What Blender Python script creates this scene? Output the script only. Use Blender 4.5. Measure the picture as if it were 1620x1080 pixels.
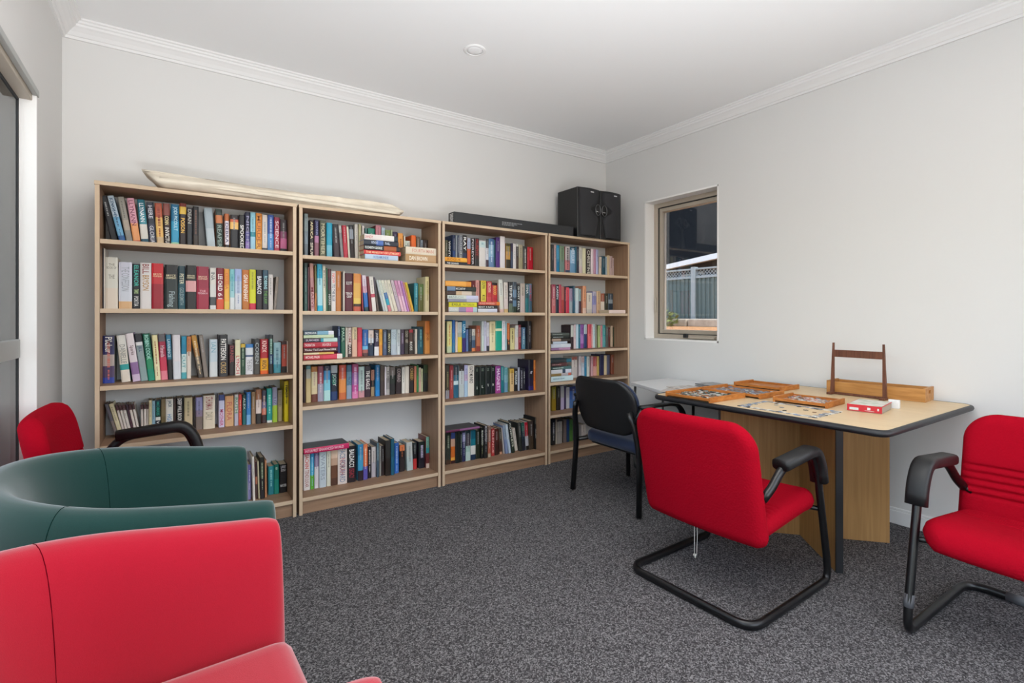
import bpy, bmesh, math, random
from mathutils import Vector, Matrix, Euler
random.seed(7)
for o in list(bpy.data.objects): bpy.data.objects.remove(o)
C = bpy.context.scene.collection
PI = math.pi

# ---------------------------------------------------------------- camera
EYE = 1.15
cam_data = bpy.data.cameras.new('camera')
cam = bpy.data.objects.new('camera', cam_data); C.objects.link(cam)
cam.location = (0, 0, EYE); cam.rotation_euler = (PI / 2, 0, math.radians(-34.0))
cam_data.sensor_width = 36.0; cam_data.lens = 800 / 1620 * 36.0
cam_data.shift_y = -39 / 1620
cam_data.clip_start = 0.02; cam_data.clip_end = 200
bpy.context.scene.camera = cam

# ---------------------------------------------------------------- world, sun, daylight, added fill lights, exposure
sc = bpy.context.scene
w = bpy.data.worlds.new('sky'); sc.world = w; w.use_nodes = True
nt = w.node_tree; nt.nodes.clear()
wo = nt.nodes.new('ShaderNodeOutputWorld'); bg = nt.nodes.new('ShaderNodeBackground')
sky = nt.nodes.new('ShaderNodeTexSky'); sky.sky_type = 'NISHITA'; sky.sun_disc = False
sky.sun_elevation = math.radians(50); sky.sun_rotation = math.radians(200)
mixw = nt.nodes.new('ShaderNodeMixRGB'); mixw.inputs[0].default_value = 0.75
mixw.inputs[2].default_value = (1, 1, 1, 1)
nt.links.new(sky.outputs[0], mixw.inputs[1]); nt.links.new(mixw.outputs[0], bg.inputs[0])
nt.links.new(bg.outputs[0], wo.inputs[0]); bg.inputs[1].default_value = 1.4

XR_ = 3.349
def lamp(name, kind, loc, rot, energy, size=None, col=(1, 1, 1)):
    d = bpy.data.lights.new(name, kind); d.energy = energy; d.color = col
    if kind == 'AREA':
        d.shape = 'RECTANGLE'; d.size, d.size_y = size
    else:
        d.angle = math.radians(1.0)
    o = bpy.data.objects.new(name, d); C.objects.link(o)
    o.location = loc; o.rotation_euler = rot
    return o
lamp('sunlight', 'SUN', (0, 0, 8), (math.radians(38), 0, math.radians(9)), 4.5, col=(1, .96, .9))
lamp('rear_fill_light', 'AREA', (1.45, -2.75, 1.35), (math.radians(90), 0, 0), 4, (3.2, 2.1), (.98, .99, 1))  # unseen fill light added behind the camera, outside a made-up opening
lamp('patio_door_daylight', 'AREA', (-.80, .35, 1.1), (math.radians(90), 0, math.radians(-90)), 3.5, (3.9, 2.0), (.97, .985, 1))
lamp('side_fill_light', 'AREA', (XR_ + .34, -1.45, 1.55), (math.radians(90), 0, math.radians(90)), 36, (1.5, 1.3), (.98, .99, 1))  # unseen light added behind a made-up wall opening to brighten the left wall
up = lamp('ceiling_bounce_fill', 'AREA', (.45, -.9, .3), (math.radians(180 - 24), math.radians(0), 0), 78, (1.6, 1.0), (.95, .98, 1)); up.data.spread = math.radians(105)  # added fill aimed at the ceiling, stands for no real lamp
for p_ in ((1.2, .6), (.3, 1.0)): lamp('overhead_fill_light', 'AREA', (*p_, 2.62), (0, 0, 0), 8, (.6, .6), (1, .99, .97))  # unseen fill added overhead, not real fixtures
sc.view_settings.view_transform = 'Standard'; sc.view_settings.look = 'None'
sc.view_settings.gamma = 1; sc.view_settings.use_curve_mapping = False
sc.view_settings.exposure = 0.26
sc.cycles.use_denoising = True
sc.cycles.max_bounces = 10; sc.cycles.diffuse_bounces = 6

# ---------------------------------------------------------------- measuring: photograph pixel -> place in the room
SN, CS = math.sin(math.radians(34)), math.cos(math.radians(34))
def ray(u):
    t = (u - 810) / 800
    return SN + CS * t, CS - SN * t
def on_plane_y(u, Y):          # X and depth where the column u meets the plane Y
    dx, dy = ray(u); z = Y / dy
    return dx * z, z
def at_height(u, v, h):
    z = 800 * (EYE - h) / (v - 501); dx, dy = ray(u)
    return dx * z, dy * z

# ---------------------------------------------------------------- helpers
def lin(c):
    return tuple((x / 12.92 if x <= .04045 else ((x + .055) / 1.055) ** 2.4) for x in c)
def hexc(s):
    if len(s) == 3: s = ''.join(a * 2 for a in s)
    return lin(tuple(int(s[i:i + 2], 16) / 255 for i in (0, 2, 4)))
def new_obj(name, me, parent=None):
    o = bpy.data.objects.new(name, me); C.objects.link(o)
    if parent is not None: o.parent = parent
    return o
def obj(name, bm, mats, parent=None, smooth=False, bevel=0, seg=2, sub=0, loc=None):
    me = bpy.data.meshes.new(name); bmesh.ops.recalc_face_normals(bm, faces=bm.faces[:])
    bm.to_mesh(me); bm.free()
    for m in (mats if isinstance(mats, (list, tuple)) else [mats]): me.materials.append(m)
    if smooth:
        for p in me.polygons: p.use_smooth = True
    o = new_obj(name, me, parent)
    if loc: o.location = loc
    if bevel:
        b = o.modifiers.new('bevel', 'BEVEL'); b.width = bevel; b.segments = seg; b.limit_method = 'ANGLE'
        b.angle_limit = math.radians(40); b.harden_normals = False
    if sub:
        s = o.modifiers.new('sub', 'SUBSURF'); s.levels = sub; s.render_levels = sub
    return o
def tag(o, label=None, cat=None, group=None, kind=None):
    if label: o['label'] = label
    if cat: o['category'] = cat
    if group: o['group'] = group
    if kind: o['kind'] = kind
    return o
def empty(name, loc=(0, 0, 0), rz=0):
    o = bpy.data.objects.new(name, None); C.objects.link(o); o.location = loc; o.rotation_euler = (0, 0, rz)
    o.empty_display_size = .1
    return o
def box(bm, x0, x1, y0, y1, z0, z1, mi=0):
    v = [bm.verts.new(p) for p in ((x0, y0, z0), (x1, y0, z0), (x1, y1, z0), (x0, y1, z0), (x0, y0, z1), (x1, y0, z1), (x1, y1, z1), (x0, y1, z1))]
    for f in ((0, 3, 2, 1), (4, 5, 6, 7), (0, 1, 5, 4), (1, 2, 6, 5), (2, 3, 7, 6), (3, 0, 4, 7)):
        bm.faces.new([v[i] for i in f]).material_index = mi
    return v
def boxes(*bs):
    bm = bmesh.new()
    for b in bs: box(bm, *b)
    return bm
def prism(bm, pts, z0, z1, mi=0):
    a = [bm.verts.new((x, y, z0)) for x, y in pts]; b = [bm.verts.new((x, y, z1)) for x, y in pts]
    bm.faces.new(a[::-1]).material_index = mi; bm.faces.new(b).material_index = mi
    n = len(pts)
    for i in range(n): bm.faces.new((a[i], a[(i + 1) % n], b[(i + 1) % n], b[i])).material_index = mi
def obox(bm, p, q, w_, z0, z1, mi=0):   # upright board from p to q, thickness w_
    p = Vector(p); q = Vector(q); n = Vector((-(q - p).y, (q - p).x)).normalized() * w_ / 2
    prism(bm, [tuple(p - n), tuple(q - n), tuple(q + n), tuple(p + n)], z0, z1, mi)
def smooth_path(pts, r=.05, n=5):
    """Polyline with its corners rounded by arcs of about radius r."""
    pts = [Vector(p) for p in pts]; out = [pts[0]]
    for i in range(1, len(pts) - 1):
        a, b, c = pts[i - 1], pts[i], pts[i + 1]
        d1, d2 = (a - b), (c - b); k = min(r, d1.length * .48, d2.length * .48)
        p, q = b + d1.normalized() * k, b + d2.normalized() * k
        for j in range(n + 1):
            t = j / n; out.append(p * (1 - t) ** 2 + b * 2 * t * (1 - t) + q * t * t)
    out.append(pts[-1]); return out
def tube(bm, pts, rad, seg=10, flat=1.0, up=(0, 0, 1), closed=False):
    """Sweep an ellipse (rad x rad*flat along `up`-ish) along pts; rad may be a list."""
    pts = [Vector(p) for p in pts]; n = len(pts); rings = []
    prev = None
    for i, p in enumerate(pts):
        if closed: t = (pts[(i + 1) % n] - pts[i - 1]).normalized()
        else: t = (pts[min(i + 1, n - 1)] - pts[max(i - 1, 0)]).normalized()
        if prev is None:
            u = Vector(up); u = u - t * u.dot(t)
            if u.length < .05: u = Vector((1, 0, 0)) - t * t.x
            u.normalize()
        else:
            u = prev - t * prev.dot(t); u.normalize()
        prev = u; s = t.cross(u)
        r = rad[i] if isinstance(rad, (list, tuple)) else rad
        rings.append([bm.verts.new(p + s * (math.cos(2 * PI * k / seg) * r) + u * (math.sin(2 * PI * k / seg) * r * flat)) for k in range(seg)])
    m = n if closed else n - 1
    for i in range(m):
        a, b = rings[i], rings[(i + 1) % n]
        for k in range(seg): bm.faces.new((a[k], a[(k + 1) % seg], b[(k + 1) % seg], b[k]))
    if not closed: bm.faces.new(rings[0][::-1]); bm.faces.new(rings[-1])
def sweep(bm, pts, prof, up=(0, 1, 0)):
    """Sweep a closed 2D profile (a along side, b along normal); `up` is a fixed side direction."""
    pts = [Vector(p) for p in pts]; n = len(pts); rings = []; S = Vector(up)
    for i, p in enumerate(pts):
        t = (pts[min(i + 1, n - 1)] - pts[max(i - 1, 0)]).normalized()
        s = (S - t * S.dot(t)).normalized(); u = s.cross(t)
        rings.append([bm.verts.new(p + s * a + u * b) for a, b in prof])
    k = len(prof)
    for i in range(n - 1):
        for j in range(k): bm.faces.new((rings[i][j], rings[i][(j + 1) % k], rings[i + 1][(j + 1) % k], rings[i + 1][j]))
    bm.faces.new(rings[0][::-1]); bm.faces.new(rings[-1])
def lathe(bm, prof, seg=32, cx=0, cy=0, cap=True):
    rings = [[bm.verts.new((cx + r * math.cos(2 * PI * k / seg), cy + r * math.sin(2 * PI * k / seg), z)) for k in range(seg)] for r, z in prof]
    for a, b in zip(rings, rings[1:]):
        for k in range(seg): bm.faces.new((a[k], a[(k + 1) % seg], b[(k + 1) % seg], b[k]))
    if cap: bm.faces.new(rings[0][::-1]); bm.faces.new(rings[-1])
def cushion(W, H, T, er, ct, cb, place, nx=26, nz=44, groove=None, edges=(1, 1)):
    """Padded slab: outline W x H with corner radii ct (top) and cb (bottom), thickness T, edges rolled over er;
    place(a, b, d) puts width a, length b, depth d (+ front) into 3-D."""
    bm = bmesh.new(); rows = []
    bs = [-1 + 2 * j / nz for j in range(nz + 1)]
    bs = [math.copysign(1 - (1 - abs(b)) ** 1.35, b) for b in bs]
    as_ = [-1 + 2 * i / nx for i in range(nx + 1)]
    as_ = [math.copysign(1 - (1 - abs(a)) ** 1.35, a) for a in as_]
    for b in bs:
        z = b * H / 2; r = ct if b > 0 else cb; e = H / 2 - abs(z)
        ins = r - math.sqrt(max(0, r * r - (r - e) ** 2)) if e < r else 0
        hw = W / 2 - ins; f, g = [], []
        for a in as_:
            x = a * hw; m = min(hw - abs(x), e)
            k = min(max(m, 0) / er, 1); d = T / 2 * math.sqrt(max(0, 1 - (1 - k) ** 2))
            df = d
            if groove: df = d - groove(x, z) * k
            if m < 1e-6:
                vtx = bm.verts.new(place(x, z, 0)); f.append(vtx); g.append(vtx)
            else:
                f.append(bm.verts.new(place(x, z, df))); g.append(bm.verts.new(place(x, z, -d)))
        rows.append((f, g))
    for (f0, g0), (f1, g1) in zip(rows, rows[1:]):
        for i in range(nx):
            for q in ((f0[i], f0[i + 1], f1[i + 1], f1[i]), (g0[i], g1[i], g1[i + 1], g0[i + 1])):
                try: bm.faces.new(q)
                except ValueError: pass
    return bm

# ---------------------------------------------------------------- materials
def mat(name, col, rough=.6, metal=0, bump=None, noise=None, sheen=0, spec=.5, coat=0):
    m = bpy.data.materials.new(name); m.use_nodes = True; t = m.node_tree
    b = t.nodes['Principled BSDF']; c = hexc(col) if isinstance(col, str) else col
    b.inputs['Base Color'].default_value = (*c, 1); b.inputs['Roughness'].default_value = rough
    b.inputs['Metallic'].default_value = metal; b.inputs['Specular IOR Level'].default_value = spec
    b.inputs['Sheen Weight'].default_value = sheen; b.inputs['Coat Weight'].default_value = coat
    tc = t.nodes.new('ShaderNodeTexCoord')
    if noise:                       # (scale, second colour, low, high, detail)
        n = t.nodes.new('ShaderNodeTexNoise'); n.inputs['Scale'].default_value = noise[0]; n.inputs['Detail'].default_value = noise[4] if len(noise) > 4 else 3
        r = t.nodes.new('ShaderNodeValToRGB'); r.color_ramp.elements[0].color = (*c, 1); r.color_ramp.elements[1].color = (*hexc(noise[1]), 1)
        r.color_ramp.elements[0].position = noise[2]; r.color_ramp.elements[1].position = noise[3]
        t.links.new(tc.outputs['Object'], n.inputs['Vector']); t.links.new(n.outputs['Fac'], r.inputs[0]); t.links.new(r.outputs[0], b.inputs['Base Color'])
    if bump:                        # (scale, strength, distance)
        n = t.nodes.new('ShaderNodeTexNoise'); n.inputs['Scale'].default_value = bump[0]; n.inputs['Detail'].default_value = 3
        k = t.nodes.new('ShaderNodeBump'); k.inputs['Strength'].default_value = bump[1]; k.inputs['Distance'].default_value = bump[2]
        t.links.new(tc.outputs['Object'], n.inputs['Vector']); t.links.new(n.outputs['Fac'], k.inputs['Height']); t.links.new(k.outputs[0], b.inputs['Normal'])
    return m
def wood(name, c1, c2, scale=(60, 60, 4), rough=.5, ramp=(.3, .7)):
    m = bpy.data.materials.new(name); m.use_nodes = True; t = m.node_tree; b = t.nodes['Principled BSDF']
    b.inputs['Roughness'].default_value = rough; b.inputs['Specular IOR Level'].default_value = .35
    tc = t.nodes.new('ShaderNodeTexCoord'); mp = t.nodes.new('ShaderNodeMapping'); mp.inputs['Scale'].default_value = scale
    n = t.nodes.new('ShaderNodeTexNoise'); n.inputs['Scale'].default_value = 1; n.inputs['Detail'].default_value = 5; n.inputs['Distortion'].default_value = .4
    r = t.nodes.new('ShaderNodeValToRGB'); r.color_ramp.elements[0].color = (*hexc(c1), 1); r.color_ramp.elements[1].color = (*hexc(c2), 1)
    r.color_ramp.elements[0].position, r.color_ramp.elements[1].position = ramp
    t.links.new(tc.outputs['Object'], mp.inputs[0]); t.links.new(mp.outputs[0], n.inputs['Vector']); t.links.new(n.outputs['Fac'], r.inputs[0]); t.links.new(r.outputs[0], b.inputs['Base Color'])
    return m
M = {}
M['wall'] = mat('wall_paint', 'd6d5d3', .85, bump=(180, .04, .002), spec=.2)
M['ceiling'] = mat('ceiling_paint', 'eaeaea', .9, spec=.15)
M['trim'] = mat('gloss_trim', 'e2e1e0', .55, spec=.3)
M['reveal'] = mat('reveal_paint', 'eceae8', .7, spec=.2)
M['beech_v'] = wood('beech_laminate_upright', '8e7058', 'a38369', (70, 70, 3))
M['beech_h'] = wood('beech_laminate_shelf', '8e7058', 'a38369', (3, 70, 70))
M['beech_edge_lit'] = wood('beech_banding_lit', 'c2a98d', 'cfb89d', (3, 70, 3))  # edges painted as lit; the darker board tone paints the shade inside
M['case_back'] = mat('bookcase_back_board', 'd0d2d4', .7, spec=.2)
M['table_top'] = wood('table_laminate', 'c9ae86', 'd3ba93', (80, 3, 20), .38)
M['table_leg'] = wood('table_leg_veneer', '916c40', 'a67f4e', (70, 70, 2.5), .5)
M['edge'] = mat('black_rubber_edge', '17181c', .45)
M['white_lam'] = mat('white_laminate', 'dcdcdc', .35)
M['pine'] = wood('orange_pine', '9c5a22', 'c07c3c', (25, 12, 110), .45)
M['pine2'] = wood('box_pine', 'a06c34', 'c08a4c', (7, 60, 60), .45)
M['dark_wood'] = wood('dark_stained_wood', '54301f', '6e4432', (90, 90, 8), .5)
M['black_metal'] = mat('black_powder_coat', '0c0c0e', .33, spec=.5)
M['black_plastic'] = mat('black_plastic', '0e0e10', .5, bump=(400, .08, .001))
M['chrome'] = mat('chrome', 'b8b8ba', .18, 1)
M['steel'] = mat('brushed_steel', '77787a', .35, .9)
M['seam_shadow_red'] = mat('red_seam_shadow', '5e0816', .9, spec=0); M['seam_shadow_green'] = mat('green_seam_shadow', '0c2420', .9, spec=0)  # real seams match the felt; the dark tone paints shadow in the groove
M['navy'] = mat('navy_fabric', '122240', .9, bump=(600, .3, .002), sheen=.2)
M['tape'] = mat('grey_tape', '55565a', .5)
M['string'] = mat('white_cord', 'd6d2ca', .8)
M['canvas'] = mat('calico_fabric', 'd8cdbb', .9, bump=(260, .15, .002), noise=(9, 'e4dac9', .35, .65), spec=.1)
M['alu'] = mat('beige_aluminium', 'b5aa9b', .45, .15)
M['alu_grey'] = mat('grey_aluminium', 'a7a9a6', .45, .1)
M['gasket'] = mat('black_gasket', '25272a', .6)
def fabric(name, col, col2, ribs=None, fine=900, weave=.9):
    m = bpy.data.materials.new(name); m.use_nodes = True; t = m.node_tree; b = t.nodes['Principled BSDF']
    b.inputs['Roughness'].default_value = .92; b.inputs['Sheen Weight'].default_value = .0 if ribs else .5; b.inputs['Sheen Roughness'].default_value = .5
    b.inputs['Specular IOR Level'].default_value = .04
    tc = t.nodes.new('ShaderNodeTexCoord')
    n = t.nodes.new('ShaderNodeTexNoise'); n.inputs['Scale'].default_value = fine; n.inputs['Detail'].default_value = 2
    r = t.nodes.new('ShaderNodeMixRGB'); r.inputs[1].default_value = (*hexc(col), 1); r.inputs[2].default_value = (*hexc(col2), 1)
    v = t.nodes.new('ShaderNodeTexVoronoi'); v.inputs['Scale'].default_value = 130
    k = t.nodes.new('ShaderNodeBump'); k.inputs['Strength'].default_value = weave; k.inputs['Distance'].default_value = .0012
    t.links.new(tc.outputs['Object'], n.inputs['Vector']); t.links.new(tc.outputs['Object'], v.inputs['Vector'])
    t.links.new(n.outputs['Fac'], r.inputs[0]); t.links.new(r.outputs[0], b.inputs['Base Color'])
    t.links.new((v if ribs else n).outputs[0], k.inputs['Height']); t.links.new(k.outputs[0], b.inputs['Normal'])
    return m
M['red'] = fabric('red_woven_fabric', '800516', 'b20d24', True)
M['tub_red'] = fabric('red_wool_felt', '9c0c22', 'b0162e', False, 700, .25)
M['tub_green'] = fabric('green_wool_felt', '11322e', '1a403c', False, 700, .25)
# carpet: flecked loop pile
m = bpy.data.materials.new('grey_flecked_carpet'); m.use_nodes = True; t = m.node_tree; b = t.nodes['Principled BSDF']
b.inputs['Roughness'].default_value = .97; b.inputs['Specular IOR Level'].default_value = .1
tc = t.nodes.new('ShaderNodeTexCoord')
n1 = t.nodes.new('ShaderNodeTexVoronoi'); n1.inputs['Scale'].default_value = 240; n2 = t.nodes.new('ShaderNodeSeparateColor'); n3 = t.nodes.new('ShaderNodeTexNoise'); n3.inputs['Scale'].default_value = 75; n3.inputs['Detail'].default_value = 3; mx = t.nodes.new('ShaderNodeMix'); mx.inputs[0].default_value = .38
r1 = t.nodes.new('ShaderNodeValToRGB'); e = r1.color_ramp.elements
e[0].position = .12; e[0].color = (*hexc('262526'), 1); e[1].position = .88; e[1].color = (*hexc('8f8d8e'), 1)
mid = e.new(.5); mid.color = (*hexc('4e4c4e'), 1)
bp = t.nodes.new('ShaderNodeBump'); bp.inputs['Strength'].default_value = .4; bp.inputs['Distance'].default_value = .002
t.links.new(tc.outputs['Object'], n1.inputs['Vector']); t.links.new(tc.outputs['Object'], n3.inputs['Vector']); t.links.new(n1.outputs['Color'], n2.inputs[0])
t.links.new(n2.outputs[0], mx.inputs[2]); t.links.new(n3.outputs['Fac'], mx.inputs[3]); t.links.new(mx.outputs[0], r1.inputs[0])
t.links.new(r1.outputs[0], b.inputs['Base Color']); t.links.new(n1.outputs['Distance'], bp.inputs['Height']); t.links.new(bp.outputs[0], b.inputs['Normal'])
M['carpet'] = m
def glass_mat(name, tint=(.93, .96, .95)):
    m = bpy.data.materials.new(name); m.use_nodes = True; t = m.node_tree; t.nodes.clear()
    o = t.nodes.new('ShaderNodeOutputMaterial'); mx = t.nodes.new('ShaderNodeMixShader'); tr = t.nodes.new('ShaderNodeBsdfTransparent')
    gl = t.nodes.new('ShaderNodeBsdfGlossy'); gl.inputs['Roughness'].default_value = .02; fr = t.nodes.new('ShaderNodeFresnel'); fr.inputs[0].default_value = 1.5
    tr.inputs[0].default_value = (*tint, 1)
    t.links.new(fr.outputs[0], mx.inputs[0]); t.links.new(tr.outputs[0], mx.inputs[1]); t.links.new(gl.outputs[0], mx.inputs[2]); t.links.new(mx.outputs[0], o.inputs[0])
    return m
M['glass'] = glass_mat('window_glass'); M['fly'] = glass_mat('window_glass_tinted', (.8, .82, .84))
# one cover material for all books: the colour is each book's own printed colour
m = bpy.data.materials.new('printed_book_cover'); m.use_nodes = True; t = m.node_tree; b = t.nodes['Principled BSDF']
at = t.nodes.new('ShaderNodeAttribute'); at.attribute_name = 'Col'; t.links.new(at.outputs['Color'], b.inputs['Base Color'])
b.inputs['Roughness'].default_value = .38; b.inputs['Specular IOR Level'].default_value = .4
M['cover'] = m
M['pages'] = mat('book_pages', 'b9a78c', .9, noise=(500, 'cbbca2', .3, .7), spec=.1)

# ---------------------------------------------------------------- room shell (metres)
XL, XR, YB, YR, CEIL = -.458, 3.349, 3.404, -2.6, 2.654
TH = .24
def struct(name, bm, m, **k):
    o = obj(name, bm, m, **k); o['kind'] = 'structure'; return o
struct('floor', boxes((XL - .3, XR + .3, YR - .3, YB + .3, -.1, 0)), M['carpet'])
struct('ceiling', boxes((XL - .3, XR + .3, YR - .3, YB + .3, CEIL, CEIL + .12)), M['ceiling'])
struct('wall_back', boxes((XL - TH, XR + TH, YB, YB + .2, 0, CEIL)), M['wall'])
WY0, WY1, WZ0, WZ1 = 2.24, 2.942, .958, 2.128
struct('wall_right', boxes((XR, XR + TH, YR, -2.25, 0, CEIL), (XR, XR + TH, -.65, WY0, 0, CEIL), (XR, XR + TH, -2.25, -.65, 0, .85), (XR, XR + TH, -2.25, -.65, 2.25, CEIL), (XR, XR + TH, WY1, YB, 0, CEIL), (XR, XR + TH, WY0, WY1, 0, WZ0), (XR, XR + TH, WY0, WY1, WZ1, CEIL)), M['wall'])
DY0, DY1, DZ = -1.6, 2.825, 2.064
struct('wall_left', boxes((XL - TH, XL, YR, DY0, 0, CEIL), (XL - TH, XL, DY1, YB, 0, CEIL), (XL - TH, XL, DY0, DY1, DZ, CEIL)), M['wall'])
struct('wall_rear', boxes((XL - TH, -.15, YR - .2, YR, 0, CEIL), (3.05, XR + TH, YR - .2, YR, 0, CEIL), (-.15, 3.05, YR - .2, YR, 2.4, CEIL), (-.15, 3.05, YR - .2, YR, 0, .3)), M['wall'])
# cornice: stepped cove running along each wall
cp = [(0, 0), (.012, 0), (.016, .012), (.022, .014), (.034, .030), (.050, .044), (.060, .050), (.062, .060), (.070, .064), (.074, .072), (.083, .076), (.083, .085), (0, .085)]
def cornice(name, run, d_in, a0, a1):
    bm = bmesh.new(); rings = []
    for a, s in ((a0, 1), (a1, -1)):
        ring = []
        for d, z in cp:
            if run == 'x': p = (a + s * d, d_in[0] + d_in[1] * d, CEIL - .085 + z)
            else: p = (d_in[0] + d_in[1] * d, a + s * d, CEIL - .085 + z)
            ring.append(bm.verts.new(p))
        rings.append(ring)
    n = len(cp)
    for j in range(n): bm.faces.new((rings[0][j], rings[0][(j + 1) % n], rings[1][(j + 1) % n], rings[1][j]))
    bm.faces.new(rings[0]); bm.faces.new(rings[1])
    struct(name, bm, M['trim'])
cornice('trim_1', 'x', (YB, -1), XL, XR)
cornice('trim_2', 'y', (XR, -1), YR, YB)
cornice('trim_3', 'y', (XL, 1), YR, YB)
# skirting boards
def skirt(name, *b):
    bm = bmesh.new()
    for q in b: box(bm, *q)
    struct(name, bm, M['trim'], bevel=.004)
skirt('baseboard_right', (XR - .014, XR, YR, YB - .014, 0, .075), (XR - .009, XR, YR, YB - .014, .075, .09))
skirt('baseboard_back', (XL, XR - .014, YB - .014, YB, 0, .09))
skirt('baseboard_left', (XL, XL + .014, DY1 + .03, YB - .014, 0, .09))

# right-hand window: white reveal, beige frame, opening sash with tinted glass, winder at the sill
win = empty('window_1', (0, 0, 0)); win['kind'] = 'structure'
rx = XR + .105
bm = bmesh.new(); e_ = .012
box(bm, XR - .001, rx + .02, WY0 - .001, WY0 + e_, WZ0, WZ1); box(bm, XR - .001, rx + .02, WY1 - e_, WY1 + .001, WZ0, WZ1)
box(bm, XR - .001, rx + .02, WY0, WY1, WZ1 - e_, WZ1 + .001); box(bm, XR - .001, rx + .02, WY0, WY1, WZ0 - .001, WZ0 + e_)
obj('window_reveal', bm, M['reveal'], win)
def frame_bm(x0, x1, y0, y1, z0, z1, f, top=None):
    top = top or f
    return boxes((x0, x1, y0, y0 + f, z0, z1), (x0, x1, y1 - f, y1, z0, z1), (x0, x1, y0 + f, y1 - f, z1 - top, z1), (x0, x1, y0 + f, y1 - f, z0, z0 + f))
a0, a1, b0, b1 = WY0 + e_, WY1 - e_, WZ0 + e_, WZ1 - e_
obj('window_frame', frame_bm(rx, rx + .06, a0, a1, b0, b1, .035), M['alu'], win, bevel=.003)
obj('sash_frame', frame_bm(rx + .02, rx + .075, a0 + .04, a1 - .04, b0 + .04, b1 - .04, .032), M['alu'], win, bevel=.003)
obj('sash_gasket', frame_bm(rx + .014, rx + .03, a0 + .035, a1 - .035, b0 + .035, b1 - .035, .006), M['gasket'], win)
obj('window_pane', boxes((rx + .045, rx + .049, a0 + .07, a1 - .07, b0 + .07, b1 - .07)), M['fly'], win)
wd = obj('window_winder', boxes((rx - .03, rx, 2.33, 2.60, b0 + .006, b0 + .028)), M['alu'], win, bevel=.004)
obj('winder_handle', boxes((rx - .045, rx - .03, 2.56, 2.60, b0 + .012, b0 + .045)), M['gasket'], wd, bevel=.004)
obj('window_latch', boxes((rx - .012, rx, a1 - .03, a1 - .012, 1.19, 1.31)), M['alu'], win, bevel=.003)

# left sliding door: white lining, beige head track, glass panels with a grey mid rail
dr = empty('door_1', (0, 0, 0)); dr['kind'] = 'structure'
obj('door_lining', boxes((XL - .055, XL + .001, DY1 - .012, DY1 + .002, 0, DZ), (XL - .15, XL - .075, DY1 - .012, DY1 + .002, 0, DZ)), M['reveal'], dr)
obj('head_track', boxes((XL - .15, XL - .012, DY0, DY1 - .012, DZ - .03, DZ)), M['alu'], dr, bevel=.003)
obj('architrave', boxes((XL - .012, XL + .006, DY0, DY1 + .01, DZ - .008, DZ + .02)), M['alu_grey'], dr, bevel=.003)
obj('door_gasket', boxes((XL - .062, XL - .052, DY1 - .022, DY1 - .012, 0, DZ - .03), (XL - .062, XL - .052, DY0, DY1, DZ - .04, DZ - .03)), M['gasket'], dr)
obj('sliding_pane', boxes((XL - .060, XL - .056, DY0, DY1 - .02, .06, DZ - .04)), M['glass'], dr)
obj('mid_rail', boxes((XL - .075, XL - .045, DY0, DY1 - .025, .985, 1.06)), M['alu_grey'], dr, bevel=.003)
obj('bottom_rail', boxes((XL - .09, XL - .03, DY0, DY1 - .012, 0.002, .06)), M['alu_grey'], dr, bevel=.003)
for y in (-.12, 1.35): obj('door_stile', boxes((XL - .08, XL - .042, y, y + .055, .06, DZ - .04)), M['alu_grey'], dr, bevel=.003)

# round white flush light in the ceiling
dl = empty('ceiling_light', (1.42, 2.48, CEIL)); tag(dl, 'round white flush light fitting in the plain ceiling', 'ceiling light')
bm = bmesh.new(); lathe(bm, [(.062, -.001), (.062, -.005), (.055, -.009), (.047, -.009), (.045, -.004), (.045, -.001)], 40); obj('rim', bm, M['trim'], dl, smooth=False)
bm = bmesh.new(); lathe(bm, [(.044, -.003), (.044, -.006), (.03, -.008), (.005, -.009)], 40); obj('diffuser', bm, M['ceiling'], dl, smooth=True)

# ---------------------------------------------------------------- outside the window
M['fence'] = mat('grey_green_steel_sheet', '5f6f6d', .5)
M['lattice'] = mat('light_lattice', '9aa3a4', .5)
M['mulch'] = mat('orange_mulch', 'a06a3c', .95, noise=(30, 'd09c68', .35, .65), bump=(60, .6, .02))
M['stone'] = mat('limestone_block', 'a99d8c', .9, noise=(12, 'c2b7a4', .3, .7))
M['roof'] = mat('charcoal_roof', '0e0f11', 1, spec=0, noise=(14, '1e2124', .3, .7))
M['gutter'] = mat('white_gutter', 'e8e8e6', .4)
M['brick'] = mat('dark_house_wall', '363b44', .8)
M['leaf'] = mat('green_leaves', '5c7034', .8, noise=(20, '86904a', .35, .65))
M['paving'] = mat('pale_paving', 'b5b3ae', .8)
GX = 6.9
struct('ground', boxes((XR + .4, 24, -8, 22, .80, 1.0)), M['mulch'])
struct('patio_slab', boxes((-9, XL - .26, -8, 12, -.1, -.02)), M['paving'])
fz0, fz1 = 1.125, 1.76
fe = empty('boundary_fence', (GX, 5, 1.0)); tag(fe, 'grey green ribbed steel fence with lattice top outside the window', 'fence')
def loc_bm(bm, o):
    for v in bm.verts: v.co -= o.location
    return bm
bm = bmesh.new(); ys = []; y = 2.0; k = 0
prof = []
while y < 9:
    for dy, dx in ((0, 0), (.028, 0), (.036, -.022), (.052, -.022), (.060, 0)): prof.append((y + dy, dx))
    y += .078
va = [bm.verts.new((GX + dx, y, fz0)) for y, dx in prof]; vb = [bm.verts.new((GX + dx, y, fz1)) for y, dx in prof]
for i in range(len(prof) - 1): bm.faces.new((va[i], va[i + 1], vb[i + 1], vb[i]))
o = obj('fence_sheet', loc_bm(bm, fe), M['fence'], fe); s = o.modifiers.new('solid', 'SOLIDIFY'); s.thickness = .004
bm = bmesh.new()
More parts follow.
